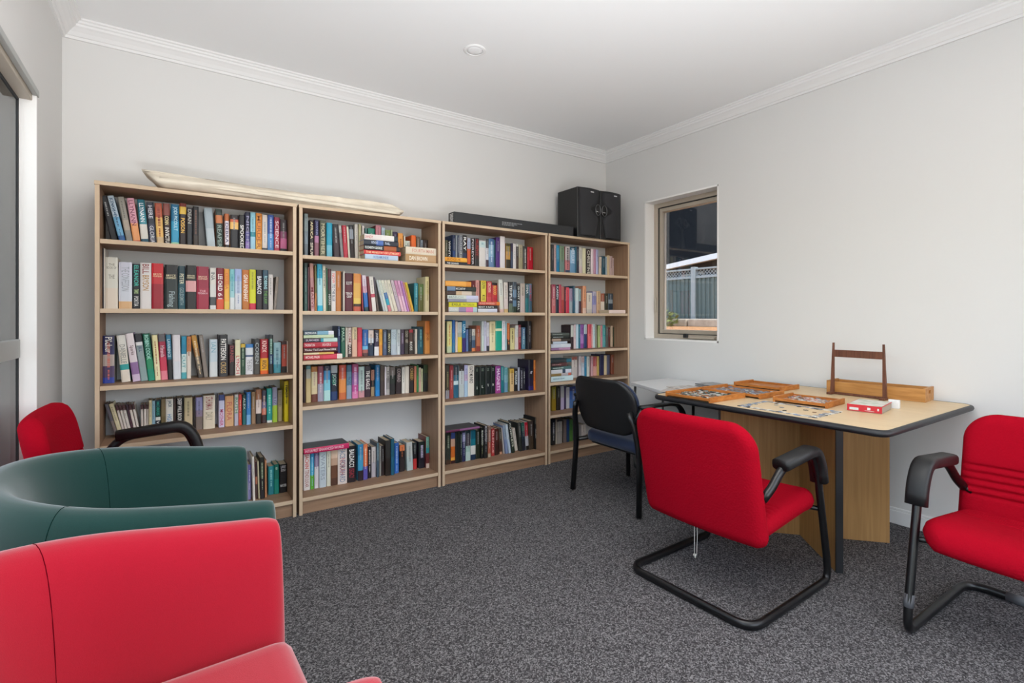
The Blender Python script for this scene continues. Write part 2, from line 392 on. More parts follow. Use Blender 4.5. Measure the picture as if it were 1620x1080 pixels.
for i in range(120):
    y = 2.0 + i * .058
    for sgn in (1, -1):
        p = Vector((GX + .004 * sgn, y, fz1 + .03)); q = Vector((GX + .004 * sgn, y + sgn * .11, fz1 + .14))
        if q.y < 2: continue
        tube(bm, [p, q], .006, 4)
obj('lattice', loc_bm(bm, fe), M['lattice'], fe)
obj('fence_rail', loc_bm(boxes((GX - .03, GX + .03, 2, 9, fz1, fz1 + .035), (GX - .03, GX + .03, 2, 9, fz1 + .135, fz1 + .16)), fe), M['lattice'], fe)
for y in (3.0, 5.0, 7.0): obj('post', loc_bm(boxes((GX - .05, GX + .03, y, y + .075, .83, fz1 + .18)), fe), M['lattice'], fe)
rw = empty('retaining_wall', (GX - .15, 5, .99)); tag(rw, 'low limestone block wall under the steel fence outside', 'garden wall')
for i, y in enumerate((2.0, 3.0, 4.0, 5.0, 6.0, 7.0)):
    obj('stone_block', loc_bm(boxes((GX - .25, GX - .04, y + .012, y + .988, .99, 1.12)), rw), M['stone'], rw, bevel=.02)
sh = empty('garden_shrub', (6.35, 5.45, 1.0)); tag(sh, 'low leafy green shrub at the foot of the stone garden wall', 'shrub')
bm = bmesh.new(); random.seed(3)
for i in range(420):
    a = random.uniform(0, 2 * PI); r = .36 * random.random() ** .5; h = random.uniform(.01, .30) * (1.05 - r)
    c = Vector((r * math.cos(a), r * 1.2 * math.sin(a), h)); R = Euler((random.uniform(-1, 1), random.uniform(-1, 1), random.uniform(0, 6))).to_matrix()
    q = [bm.verts.new(c + R @ Vector(p)) for p in ((-.045, 0, 0), (0, -.018, .006), (.045, 0, 0), (0, .018, .006))]
    bm.faces.new(q)
obj('foliage', bm, M['leaf'], sh)
bm = bmesh.new()
for i in range(9):
    a = i * .7; tube(bm, [(0, 0, 0), (.12 * math.cos(a), .12 * math.sin(a), .12), (.26 * math.cos(a), .3 * math.sin(a), .2)], [.01, .007, .003], 5)
obj('stem', bm, M['dark_wood'], sh)
# neighbouring house
nh = empty('neighbouring_house', (9.5, 7.0, .83)); tag(nh, 'neighbouring house with charcoal roof and white gutter beyond the fence', 'house')
g0 = Vector((11.46, 11.17)); g1 = Vector((7.46, 2.98)); d = (g1 - g0).normalized(); nrm = Vector((-d.y, d.x))
if nrm.x < 0: nrm = -nrm
def along(s, k, z): p = g0 + d * s + nrm * k; return Vector((p.x, p.y, z)) - nh.location
L = (g1 - g0).length; G = 2.48 - .0
def slab(bm, s0, s1, prof):
    A = [bm.verts.new(along(s0, k, z)) for k, z in prof]; B = [bm.verts.new(along(s1, k, z)) for k, z in prof]; n = len(prof)
    for i in range(n): bm.faces.new((A[i], A[(i + 1) % n], B[(i + 1) % n], B[i]))
    bm.faces.new(A); bm.faces.new(B)
gz = 2.38
bm = bmesh.new(); slab(bm, -16, L + 3, [(0, gz), (8, gz + 5.6), (16, gz), (8, gz + 5.4)]); obj('roof', bm, M['roof'], nh)
bm = bmesh.new(); slab(bm, -4, L + 3, [(-.02, gz - .08), (.09, gz - .08), (.09, gz + .03), (-.02, gz + .03)]); obj('gutter', bm, M['gutter'], nh)
bm = bmesh.new(); slab(bm, -4, L + 3, [(.55, .1), (.75, .1), (.75, gz + .1), (.55, gz + .1)]); obj('house_wall', bm, M['brick'], nh)
for s in (3.2, 5.6):
    bm = bmesh.new(); slab(bm, s, s + 1.1, [(.50, 1.75), (.56, 1.75), (.56, 2.18), (.50, 2.18)]); f = obj('house_window', bm, M['alu_grey'], nh)
    bm = bmesh.new(); slab(bm, s + .06, s + 1.04, [(.48, 1.80), (.52, 1.80), (.52, 2.13), (.48, 2.13)]); obj('house_pane', bm, M['roof'], f)
# patio outside the left door
pp = obj('patio_post', boxes((-1.62, -1.45, 4.9, 5.07, -.02, 2.7)), M['gutter'], bevel=.01); tag(pp, 'white square patio post seen through the sliding door', 'post')
bm = bmesh.new()
for i in range(9): box(bm, -1.95, -1.9, 3.85, 4.75, 1.25 + i * .075, 1.30 + i * .075)
box(bm, -1.97, -1.88, 3.8, 3.85, 1.2, 1.95); box(bm, -1.97, -1.88, 4.75, 4.8, 1.2, 1.95); box(bm, -1.96, -1.9, 3.8, 3.85, -.02, 1.2); box(bm, -1.96, -1.9, 4.75, 4.8, -.02, 1.2)
tag(obj('louvre_screen', bm, M['lattice']), 'grey slatted screen beyond the glass of the sliding door', 'screen')
struct('garden_wall_back', boxes((-9, XL - .3, 7.4, 7.6, -.05, 2.3)), M['reveal'])

# ---------------------------------------------------------------- bookcases
YF, CD, CH, PT = 3.108, .285, 1.80, .018         # front plane, depth, height, board thickness
CW = .90
CX = [-.301, .6145, 1.527, 2.440]
SH = [[1.524, 1.190, .817, .529], [1.510, 1.184, .893, .628], [1.509, 1.182, .894, .568], [1.506, 1.179, .880, .632, .377]]
ZB = .098
SIDE = ['leftmost', 'second', 'third', 'rightmost']
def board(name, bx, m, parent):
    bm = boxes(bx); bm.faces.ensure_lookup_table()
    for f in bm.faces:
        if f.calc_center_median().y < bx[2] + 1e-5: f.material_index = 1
    return obj(name, bm, [m, M['beech_edge_lit']], parent)
for k in range(4):
    b = empty('bookcase', (CX[k], YF, 0))
    tag(b, ['tall beech laminate bookcase nearest the sliding door, behind the armchairs', 'tall beech laminate bookcase second from the left, under the end of the calico roll',
            'tall beech laminate bookcase third from the left, under the long black box', 'tall beech laminate bookcase in the room corner, under the two black speakers'][k], 'bookcase', 'bookcases along the back wall')
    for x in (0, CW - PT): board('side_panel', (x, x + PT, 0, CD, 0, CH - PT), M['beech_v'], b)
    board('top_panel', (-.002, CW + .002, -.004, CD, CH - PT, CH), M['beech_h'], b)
    obj('back_panel', boxes((PT, CW - PT, CD - .006, CD, ZB, CH - PT)), M['case_back'], b)
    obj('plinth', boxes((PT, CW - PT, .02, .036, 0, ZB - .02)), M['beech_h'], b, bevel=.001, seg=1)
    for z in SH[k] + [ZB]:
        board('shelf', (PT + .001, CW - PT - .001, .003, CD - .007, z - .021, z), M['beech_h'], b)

# ---------------------------------------------------------------- X-based laminate table, white corner table
tb = empty('table', (2.764, 1.361, 0)); tag(tb, 'square beech laminate table with black edge on a crossed panel base', 'table')
def rrect(x0, x1, y0, y1, r, n=6):
    pts = []
    for cx, cy, a in ((x1 - r, y1 - r, 0), (x0 + r, y1 - r, 90), (x0 + r, y0 + r, 180), (x1 - r, y0 + r, 270)):
        for j in range(n + 1): t = math.radians(a + 90 * j / n); pts.append((cx + r * math.cos(t), cy + r * math.sin(t)))
    return pts
TZ = .712
top = rrect(-.497, .555, -.555, .560, .04)
bm = bmesh.new(); prism(bm, top, TZ - .026, TZ); obj('table_top', bm, M['table_top'], tb)
bm = bmesh.new(); tube(bm, [(x, y, TZ - .0135) for x, y in top], .0145, 8, closed=True); obj('edge_strip', bm, M['edge'], tb, smooth=True)
for (x, y) in ((-.271, -.296), (-.271, .296), (.271, -.296), (.271, .296)):
    n = Vector((x, y)).normalized(); a = n * .012
    bm = bmesh.new(); obox(bm, a, (x, y), .026, .002, TZ - .028); o = obj('leg_panel', bm, M['table_leg'], tb)
    if x > 0: continue
    bm = bmesh.new(); obox(bm, (x, y), Vector((x, y)) + n * .008, .030, .0, TZ - .028); obj('edge_strip', bm, M['edge'], o)
WZ = .655
wt = empty('side_table', (3.0, 2.3, 0)); tag(wt, 'low white laminate side table holding papers between bookcase and wooden table', 'table')
pl = [(-.36, -.35), (.335, -.35), (.335, .385), (-.10, .385), (-.25, .0)]
bm = bmesh.new(); prism(bm, pl, WZ - .024, WZ); obj('table_top', bm, M['white_lam'], wt, bevel=.004)
for (xa, ya, xb, yb) in ((-.10, .34, .25, .37), (-.22, -.26, .25, -.28)):
    bm = bmesh.new(); tube(bm, smooth_path([(xa, ya, WZ - .03), (xa - .01, ya, .012), (xb, yb, .012), (xb, yb, WZ - .03)], .04), .009, 8); obj('leg_frame', bm, M['steel'] if ya > 0 else M['black_metal'], wt, smooth=True)
bm = bmesh.new(); tube(bm, [(-.1, .34, .4), (-.22, -.26, .25)], .006, 6); obj('brace', bm, M['black_metal'], wt, smooth=True)

# ---------------------------------------------------------------- red cantilever chairs (forward = +x)
def cantilever_chair(name, loc, rz, label, arms_back=True):
    r = empty(name, loc, rz); tag(r, label, 'chair', 'red cantilever chairs with black arms')
    H = .285
    def half(s): return [(-.165, s * .262, .455), (-.12, s * .272, .492), (-.055, s * .285, .572), (.185, s * .285, .588), (.228, s * .285, .50), (.318, s * .285, .10), (.322, s * .285, .017), (-.285, s * .285, .017)]
    a, b = half(1), half(-1)
    bm = bmesh.new(); tube(bm, smooth_path(a + b[::-1], .075, 6), .0145, 12, 1.25); obj('tube_frame', bm, M['black_metal'], r, smooth=True)
    for s in (1, -1):
        bm = bmesh.new()
        path = smooth_path([(-.075, s * .285, .578), (.185, s * .285, .600), (.232, s * .285, .53), (.246, s * .285, .455)], .06, 6)
        prof = [(.029 * math.cos(t) if abs(math.cos(t)) < .99 else .029 * math.copysign(1, math.cos(t)), .020 * math.sin(t)) for t in [2 * PI * k / 14 for k in range(14)]]
        prof = [(math.copysign(abs(math.cos(t)) ** .5 * .034, math.cos(t)), math.copysign(abs(math.sin(t)) ** .6 * .022, math.sin(t))) for t in [2 * PI * k / 20 + .01 for k in range(20)]]
        sweep(bm, path, prof); obj('armrest', bm, M['black_plastic'], r, smooth=True)
        bm = bmesh.new(); tube(bm, [(-.168, s * .262, .452), (-.17, s * .235, .44)], .012, 10); obj('arm_bracket', bm, M['black_metal'], r, smooth=True)
        bm = bmesh.new(); tube(bm, [(.262, s * .285, .335), (.235, s * .23, .335)], .010, 10); obj('seat_support', bm, M['black_metal'], r, smooth=True)
    # shell: padded back curving into the padded seat
    def gb(x, z):
        d = 0
        for c in (.040, .012, -.016, -.044, -.072): d += .011 * math.exp(-((z - c) / .0055) ** 2)
        return d
    def pb(x, z, d):
        t = (z + .235) / .47; lean = -.175 - .10 * t - .03 * math.sin(PI * t) * 0 + .045 * (abs(x) / .27) ** 2 * .5
        return (lean + d, x, .507 + z * 1.0)
    o = obj('backrest', cushion(.56, .49, .075, .045, .11, .05, pb, groove=gb, nz=130), M['red'], r, smooth=True)
    def gs(x, z):
        d = 0
        for c in (-.13, -.16, -.19, -.10, -.07): d += .010 * math.exp(-((z - c) / .0055) ** 2)
        return d
    def ps(x, z, d):
        t = (z + .235) / .47
        return (.052 + z + 0 * d, x, .318 + .05 * t + d * 1.0 - .022 * max(0, (t - .75) / .25) ** 2 + .012 * (abs(x) / .27) ** 2)
    obj('seat', cushion(.545, .50, .095, .05, .09, .03, ps, groove=gs, nz=130), M['red'], r, smooth=True)
    return r
c1 = cantilever_chair('cantilever_chair', (2.02, 1.325, 0), math.radians(1.5), 'red cantilever chair seen from behind, drawn up to the wooden table')
bm = bmesh.new()
for q in (-.004, .010): tube(bm, smooth_path([(0, q, 0), (.002, q, -.08), (-.002, q * .8, -.165)], .02), .0016, 6)
tube(bm, [(-.004, .002, -.16), (-.002, .004, -.178)], .004, 6)
tube(bm, [(-.002, .012, -.165), (0, .012, -.172)], .0035, 6)
st = obj('hanging_cord', bm, M['string'], c1, smooth=True); st.location = (-.115, .06, .275); st['label'] = 'white cord loop hanging under the seat'
c2 = cantilever_chair('cantilever_chair', (2.525, .425, 0), math.radians(180 - 1), 'red cantilever chair facing the room, right of the table by the wall')
for s, p in ((0, [(.306, -.285, .145), (.3165, -.285, .10)]), (1, [(-.2855, -.16, .017), (-.2855, -.09, .017)])):
    bm = bmesh.new(); tube(bm, p, .0158, 12, 1.25); o = obj('tape_wrap', bm, M['tape'], c2, smooth=True); o['label'] = 'grey tape wrapped round the tube'
c3 = cantilever_chair('cantilever_chair', (-.140, 2.60, 0), math.radians(-2), 'red cantilever chair in the corner behind the green armchair')
c3.scale = (1, 1, 1.06)

# ---------------------------------------------------------------- navy visitor chair with black shell
vc = empty('visitor_chair', (2.46, 2.26, 0), math.radians(-1)); tag(vc, 'navy blue visitor chair with black back shell and straight black legs', 'chair')
def vback(x, z, d):
    t = (z + .165) / .33
    return (-.235 - .075 * t + .05 * (abs(x) / .26) ** 2 + d, x, .612 + z)
obj('back_shell', cushion(.525, .335, .030, .02, .13, .13, lambda x, z, d: tuple(Vector(vback(x, z, d)) + Vector((-.012, 0, 0)))), M['black_plastic'], vc, smooth=True)
obj('back_cushion', cushion(.505, .318, .05, .03, .125, .12, lambda x, z, d: tuple(Vector(vback(x, z, d)) + Vector((.018, 0, .002)))), M['navy'], vc, smooth=True)
obj('seat', cushion(.50, .47, .075, .035, .10, .08, lambda x, z, d: (.03 + z, x, .385 + d + .01 * (z / .23))), M['navy'], vc, smooth=True)
obj('seat_pan', cushion(.47, .44, .03, .015, .10, .08, lambda x, z, d: (.03 + z, x, .345 + d)), M['black_plastic'], vc, smooth=True)
for s in (1, -1):
    bm = bmesh.new(); tube(bm, smooth_path([(-.255, s * .29, .012), (-.235, s * .275, .36), (-.262, s * .262, .52), (-.275, s * .235, .60)], .08), .0125, 10, 1.7, up=(1, 0, 0)); obj('leg', bm, M['black_metal'], vc, smooth=True)
    bm = bmesh.new(); tube(bm, smooth_path([(.26, s * .29, .012), (.235, s * .27, .30), (.225, s * .262, .345), (-.23, s * .262, .345)], .05), .0125, 10, 1.5, up=(0, 1, 0)); obj('leg', bm, M['black_metal'], vc, smooth=True)
    bm = bmesh.new(); sweep(bm, smooth_path([(-.235, s * .285, .632), (.02, s * .285, .632), (.09, s * .285, .618), (.13, s * .285, .57), (.16, s * .283, .44), (.16, s * .262, .35)], .05), [(.022 * math.cos(t), .012 * math.sin(t)) for t in [2 * PI * k / 12 + .01 for k in range(12)]])
    o = obj('armrest', bm, M['black_plastic'], vc, smooth=True)
    bm = bmesh.new(); tube(bm, [(-.22, s * .285, .632), (-.262, s * .262, .54)], .012, 8); obj('arm_link', bm, M['black_metal'], o, smooth=True)

# ---------------------------------------------------------------- tub armchairs (forward = +x)
def tub_chair(name, loc, rz, label, m, w=.345):
    r = empty(name, loc, rz); tag(r, label, 'armchair', 'felt tub armchairs at the left wall')
    path = []; R = .325; xf, xb = .335, -.262
    for i in range(13): path.append(Vector((xf - (xf - (xb + R)) * i / 12, w)))
    for i in range(1, 15): a = PI / 2 + PI / 2 * i / 14; path.append(Vector((xb + R + R * math.cos(a), w - R + R * math.sin(a))))
    path.append(Vector((xb, 0)))
    path = path + [Vector((p.x, -p.y)) for p in path[:-1][::-1]]
    n = len(path); bm = bmesh.new(); rings = []
    def crest(p):
        k = max(0, min(1, (xf - p.x) / (xf - xb))); return .660 + .085 * k ** 1.1
    seam_rings = {}
    def ring(p, nm, h, shrink=1.0, push=0.0, tx=Vector((1, 0))):
        pf = [(.05, .10), (.068, .30), (.070, h - .13), (.060, h - .065), (.040, h - .024), (.012, h - .003), (-.018, h - .006), (-.045, h - .034), (-.064, h - .085), (-.080, h - .16), (-.096, .42), (-.102, .33), (-.10, .10)]
        out = []
        for o_, z in pf:
            c = -.025; o2 = c + (o_ - c) * (1 - (1 - shrink) * .55); z2 = z if z < .2 else (h - .04) + (z - (h - .04)) * 1.0 - (1 - shrink) * .022 * (1 if z > h - .12 else 0)
            q = p + nm * o2 + tx * push; out.append(bm.verts.new((q.x, q.y, z2)))
        return out
    for i, p in enumerate(path):
        t = (path[min(i + 1, n - 1)] - path[max(i - 1, 0)]).normalized(); nm = Vector((t.y, -t.x))
        if nm.dot(p - Vector((.05, 0))) < 0: nm = -nm
        h = crest(p)
        if i in (16, n - 17):
            q_ = [v.co.copy() for v in ring(p, nm, h)]; cc = sum(q_, Vector()) / len(q_); seam_rings[i] = [(v, v) for v in q_]
            bmesh.ops.delete(bm, geom=bm.verts[-13:], context='VERTS')
        if i == 0:
            for sh, pu in ((.30, .030), (.62, .024), (.86, .012)): rings.append(ring(p, nm, h, sh, pu))
        rings.append(ring(p, nm, h))
        if i == n - 1:
            for sh, pu in ((.86, .012), (.62, .024), (.30, .030)): rings.append(ring(p, nm, h, sh, pu))
    k = 13
    for a, b in zip(rings, rings[1:]):
        for j in range(k): bm.faces.new((a[j], a[(j + 1) % k], b[(j + 1) % k], b[j]))
    bm.faces.new(rings[0][::-1]); bm.faces.new(rings[-1])
    shell = obj('tub_shell', bm, m, r, smooth=True, sub=1)
    # seams where the back meets the arms, coloured dark as groove shadow
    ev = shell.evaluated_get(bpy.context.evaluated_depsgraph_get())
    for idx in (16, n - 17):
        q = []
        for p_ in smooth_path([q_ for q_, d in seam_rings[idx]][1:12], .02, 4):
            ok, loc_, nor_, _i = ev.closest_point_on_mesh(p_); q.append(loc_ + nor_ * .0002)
        bm = bmesh.new(); tube(bm, q, .0008, 6); obj('seam', bm, M['seam_shadow_red'] if m is M['tub_red'] else M['seam_shadow_green'], r, smooth=True)
    obj('seat_cushion', cushion(w * 2 - .195, .60, .14, .05, .05, .05, lambda a, b_, d: (.075 + b_, a, .352 + d), nx=20, nz=24), m, r, smooth=True)
    obj('front_panel', boxes((-.2, .325, -w + .09, w - .09, .08, .30)), m, r, bevel=.02, seg=3)
    for x, y in ((.27, .29), (.27, -.29), (-.20, .24), (-.20, -.24)):
        bm = bmesh.new(); tube(bm, [(x, y, 0), (x, y, .105)], [.018, .024], 12); obj('leg', bm, M['dark_wood'], r, smooth=True)
    return r
tub_chair('tub_armchair', (-.128, 1.013, 0), math.radians(2), 'red felt tub armchair nearest the camera, lower left corner', M['tub_red'])
tub_chair('tub_armchair', (-.124, 1.856, 0), math.radians(-.5), 'green felt tub armchair between the red armchair and corner chair', M['tub_green'])

# ---------------------------------------------------------------- things on top of the bookcases
def roll(name, x0, x1, y, h0, h1, label, seed):
    rnd = random.Random(seed); o = empty(name, (x0, y, CH)); tag(o, label, 'fabric')
    L = x1 - x0; n = 46; seg = 22; bm = bmesh.new(); rings = []
    for i in range(n + 1):
        t = i / n; x = L * t; h = h0 + (h1 - h0) * t + .004 * math.sin(9 * t + seed); wd = (.062 if h0 > .06 else .036) + .012 * math.sin(5 * t + seed)
        fl = 1 - .5 * max(0, (t - .96) / .04)
        ring = []
        for k in range(seg):
            a = 2 * PI * k / seg; c, s = math.cos(a), math.sin(a)
            zz = h * .5 + h * .5 * s * fl; yy = wd * c * (1 - .45 * max(s, 0)) + .012 * math.sin(3 * a + 7 * t)
            rr = .004 * math.sin(5 * a + 11 * t + seed) + .0025 * math.sin(9 * a - 17 * t)
            sk = -.05 * s * max(0, 1 - t * 14) if i < 5 else 0
            ring.append(bm.verts.new((x + sk * 1.0, yy + rr, max(.0005, zz + rr * (s > -.3)))))
        rings.append(ring)
    for a, b in zip(rings, rings[1:]):
        for k in range(seg): bm.faces.new((a[k], a[(k + 1) % seg], b[(k + 1) % seg], b[k]))
    bm.faces.new(rings[0][::-1]); bm.faces.new(rings[-1])
    obj('folded_cloth', bm, M['canvas'], o, smooth=True)
    bm = bmesh.new(); q = []
    for i in range(30):
        t = .02 + i / 29 * .96; h = h0 + (h1 - h0) * t; q.append((L * t, (-.066 if h0 > .06 else -.042) - .004 * math.sin(6 * t), max(.016, h * (.45 - .25 * t)) + .006 + .0 * math.sin(8 * t)))
    sweep(bm, q, [(0, -.012), (.004, -.010), (.002, .012), (-.002, .011)]); obj('fold', bm, M['canvas'], o, smooth=True)
roll('calico_roll', -.075, 1.255, 3.185, .094, .080, 'long folded calico bundle lying across the two left bookcases', 1)
roll('calico_roll', -.19, .35, 3.325, .050, .042, 'shorter thin calico bundle behind the long one, left end', 4)

bx = empty('long_box', (1.62, 3.118, CH)); tag(bx, 'long flat black cardboard box beside the black speakers', 'box')
M['box_card'] = mat('black_printed_card', '25272a', .5); M['print_white'] = mat('white_print', 'c9c9c9', .6); M['print_grey'] = mat('grey_print', '8d9092', .6)
obj('carton', boxes((0, 1.085, 0, .085, 0, .078)), M['box_card'], bx, bevel=.002)
bm = bmesh.new(); rnd = random.Random(5)
for i in range(3):
    x = .395
    while x < .56 - .03 * i:
        l = rnd.uniform(.008, .02); box(bm, x, x + l, -.0008, 0, .044 - i * .010, .049 - i * .010); x += l + .004
obj('front_print', bm, M['print_grey'], bx)
bm = bmesh.new()
for i in range(7): box(bm, -.0008, 0, .012 + (i % 2) * .004, .060, .008 + i * .009, .0135 + i * .009)
obj('end_print', bm, M['print_white'], bx)

M['gloss_black'] = mat('satin_black', '0e0e10', .3)
def speaker(x, flip, label):
    s = empty('speaker', (x, 3.095, CH)); tag(s, label, 'speaker', 'pair of black loudspeakers on the rightmost bookcase')
    W, H, D = .246, .412, .25; e = -1 if flip else 1      # e: side of the inner (touching) edge
    bm = bmesh.new(); pts = []
    n = 10; front = [(W * i / n, -.018 * math.sin(PI * i / n)) for i in range(n + 1)]
    prism(bm, front + [(W, D), (0, D)], 0, H - .006); obj('cabinet', bm, M['gloss_black'], s, bevel=.004)
    # curved grille with a waist on the inner side, where the tweeter sits
    bm = bmesh.new(); rows = []; m_ = 28
    for j in range(m_ + 1):
        z = .012 + (H - .03) * j / m_; k = math.exp(-((z - .235) / .042) ** 2); low = max(0, (.18 - z) / .18)
        inner = .226 - .098 * k - .035 * low + .004 * math.sin(z * 9); outer = .014 + .010 * low
        a, b = (outer, inner) if e == 1 else (W - inner, W - outer)
        rows.append([bm.verts.new((a + (b - a) * i / 8, -.018 * math.sin(PI * min(1, max(0, (a + (b - a) * i / 8) / W))) - .003 - .007 * math.sin(PI * i / 8) ** .5, z)) for i in range(9)])
    for a, b in zip(rows, rows[1:]):
        for i in range(8): bm.faces.new((a[i], a[i + 1], b[i + 1], b[i]))
    g = obj('grille', bm, M['grille'], s, smooth=True); q = g.modifiers.new('solid', 'SOLIDIFY'); q.thickness = .004
    cx = W - .034 if e == 1 else .034
    bm = bmesh.new(); ring = [(cx + .029 * math.cos(a), -.018, .235 + .044 * math.sin(a)) for a in [2 * PI * i / 24 for i in range(24)]]
    tube(bm, ring, .003, 8, closed=True); tw = obj('tweeter_ring', bm, M['steel'], s, smooth=True)
    bm = bmesh.new(); vs = [[bm.verts.new((cx + r * .029 * math.cos(a), -.012 - .010 * (1 - r * r), .235 + r * .044 * math.sin(a))) for a in [2 * PI * i / 20 for i in range(20)]] for r in (.95, .6, .25)]
    for a, b in zip(vs, vs[1:]):
        for i in range(20): bm.faces.new((a[i], a[(i + 1) % 20], b[(i + 1) % 20], b[i]))
    bm.faces.new(vs[-1]); obj('tweeter_dome', bm, M['black_metal'], tw, smooth=True)
    bm = bmesh.new(); tube(bm, [(cx - .022, -.02, .222), (cx, -.026, .216), (cx + .022, -.02, .222)], .003, 6); obj('chrome_bar', bm, M['chrome'], tw, smooth=True)
    bx_ = .12 if e == 1 else .135
    obj('badge', boxes((bx_, bx_ + .034, -.0305, -.0285, H - .044, H - .036)), M['print_white'], s)
    bm = bmesh.new(); lathe(bm, [(.028, -.008), (.028, 0), (.024, .0)], 20)
    return s
M['grille'] = mat('speaker_grille_cloth', '2a2a2d', .8, bump=(900, .3, .001))
speaker(2.725, False, 'left black loudspeaker of the pair, next to the long black box')
speaker(2.975, True, 'right black loudspeaker of the pair, nearest the corner')

# ---------------------------------------------------------------- things on the table
def tray(x0, x1, y0, y1, rz, label, z=TZ, h=.028, pieces=None, foot=.004):
    cx, cy = (x0 + x1) / 2, (y0 + y1) / 2
    o = empty('wooden_tray', (cx, cy, z + .0005), rz); tag(o, label, 'tray', 'flat orange wooden puzzle trays')
    a, b = (x1 - x0) / 2, (y1 - y0) / 2; t = .008
    obj('tray_base', boxes((-a + t, a - t, -b + t, b - t, .007, .010)), M['pine'], o)
    for q in ((-a, -a + t, -b + t * 1.3, b - t * 1.3, .008, h - .006), (a - t, a, -b + t * 1.3, b - t * 1.3, .008, h - .006), (-a, a, -b, -b + t * 1.3, 0, h), (-a, a, b - t * 1.3, b, 0, h)):
        obj('rim', boxes(q), M['pine'], o, bevel=.0012)
    if pieces: heap(pieces, o.location + Vector((0, 0, .0105)), a - t - .012, b - t - .012, rz)
    return o
M['piece'] = [mat('jigsaw_' + n_, c_, .6) for n_, c_ in (('grey', '8b8b8c'), ('dark', '2f3538'), ('pale', 'cfccc4'), ('green', '5d7468'), ('blue', '7289a8'), ('brown', '86654e'), ('pink', 'c39a94'))]
def piece(bm, cx, cy, z, s, a, mi):
    """One interlocking jigsaw piece with two knobs and two notches."""
    pts = []
    def side(p, q, sg):
        d = q - p; n = Vector((d.y, -d.x)); out = [p, p + d * .38]
        for k in range(5): t = PI * k / 4; out.append(p + d * (.5 - .14 * math.cos(t)) + n * sg * (.06 + .18 * math.sin(t)))
        out.append(p + d * .62); return out
    c = [Vector(v) * s for v in ((-.5, -.5), (.5, -.5), (.5, .5), (-.5, .5))]
    for i, sg in enumerate((1, -.8, 1, -.8)): pts += side(c[i], c[(i + 1) % 4], sg)
    ca, sa = math.cos(a), math.sin(a)
    prism(bm, [(cx + p.x * ca - p.y * sa, cy + p.x * sa + p.y * ca) for p in pts], z, z + .0018, mi)
def heap(spec, loc, a, b, rz):
    n, mis, label, sd = spec; rnd = random.Random(sd); bm = bmesh.new(); used = []
    for i in range(n):
        x, y = rnd.uniform(-a, a), rnd.uniform(-b, b)
        lay = sum(1 for q in used if (q[0] - x) ** 2 + (q[1] - y) ** 2 < .00016); used.append((x, y))
        piece(bm, x, y, min(lay, 3) * .0019, rnd.uniform(.011, .014), rnd.uniform(0, 6.3), rnd.choice(mis))
    o = obj('jigsaw_pieces', bm, M['piece'], None); o.location = loc; o.rotation_euler = (0, 0, rz); tag(o, label, 'jigsaw pieces', kind='stuff')
tray(2.262, 2.575, 1.56, 1.84, 0, 'orange wooden tray of dark green jigsaw pieces, at the table front edge', pieces=(230, [1, 2, 3, 1, 2], 'loose dark green and pale jigsaw pieces in the front tray', 1))
tray(2.588, 2.830, 1.485, 1.84, 0, 'orange wooden tray of grey jigsaw pieces, middle of the table far end', pieces=(250, [0, 4, 2, 0, 5], 'loose grey blue jigsaw pieces in the middle tray', 2))
tray(2.955, 3.165, 1.57, 1.87, 0, 'empty orange wooden tray against the wall under the window')
tray(2.585, 2.805, 1.165, 1.42, math.radians(4), 'orange wooden tray of pale pink jigsaw pieces, beside the red game box', pieces=(130, [2, 2, 6, 0, 5], 'loose pale pink jigsaw pieces in the tray by the red box', 3))
# assembled jigsaw border lying on the table
bm = bmesh.new(); rnd = random.Random(9); jx0, jx1, jy0, jy1 = 2.315, 2.552, 1.085, 1.435; s = .0158
nx_, ny_ = int((jx1 - jx0) / s), int((jy1 - jy0) / s)
for i in range(nx_ + 1):
    for j in range(ny_ + 1):
        e_ = min(i, nx_ - i, j, ny_ - j)
        if e_ == 0 or (e_ == 1 and rnd.random() < .28): piece(bm, jx0 + i * s, jy0 + j * s, TZ + .0006, s * 1.02, (i + j) % 2 * PI / 2, rnd.choice([0, 4, 2, 1, 0, 2]))
tag(obj('jigsaw_border', bm, M['piece']), 'unfinished jigsaw with only its border joined, flat on the table front', 'jigsaw')
for q in range(5):
    bm = bmesh.new(); piece(bm, 0, 0, 0, s, rnd.uniform(0, 6), rnd.choice([1, 5, 0])); o = obj('jigsaw_piece', bm, M['piece']); o.location = (rnd.uniform(jx0 + .05, jx1 - .05), jy0 + .06 + q * .05, TZ + .0006)
    tag(o, ['loose jigsaw piece inside the border, nearest the red game box', 'loose jigsaw piece inside the border, second from the red game box', 'loose jigsaw piece at the middle of the jigsaw border', 'loose jigsaw piece inside the border, second from the far trays', 'loose jigsaw piece inside the border, nearest the far trays'][q], 'jigsaw piece', 'loose pieces inside the jigsaw border')
# long wooden box with handle hole
wb = empty('wooden_box', (3.252, 1.192, TZ + .0005), math.radians(-86)); tag(wb, 'long open pine box with end handle holes near the wall', 'box')
a, b, h, t = .228, .078, .066, .010
for y in (-b, b - t): obj('side_board', boxes((-a + t, a - t, y, y + t, 0, h)), M['pine2'], wb, bevel=.001)
for x in (-a, a - t):
    o = obj('end_board', boxes((x, x + t, -b, -.018, 0, h + .004), (x, x + t, .018, b, 0, h + .004), (x, x + t, -.018, .018, 0, .038), (x, x + t, -.018, .018, .056, h + .004)), M['pine2'], wb)
obj('box_base', boxes((-a + t, a - t, -b + t, b - t, .002, .007)), M['pine2'], wb)
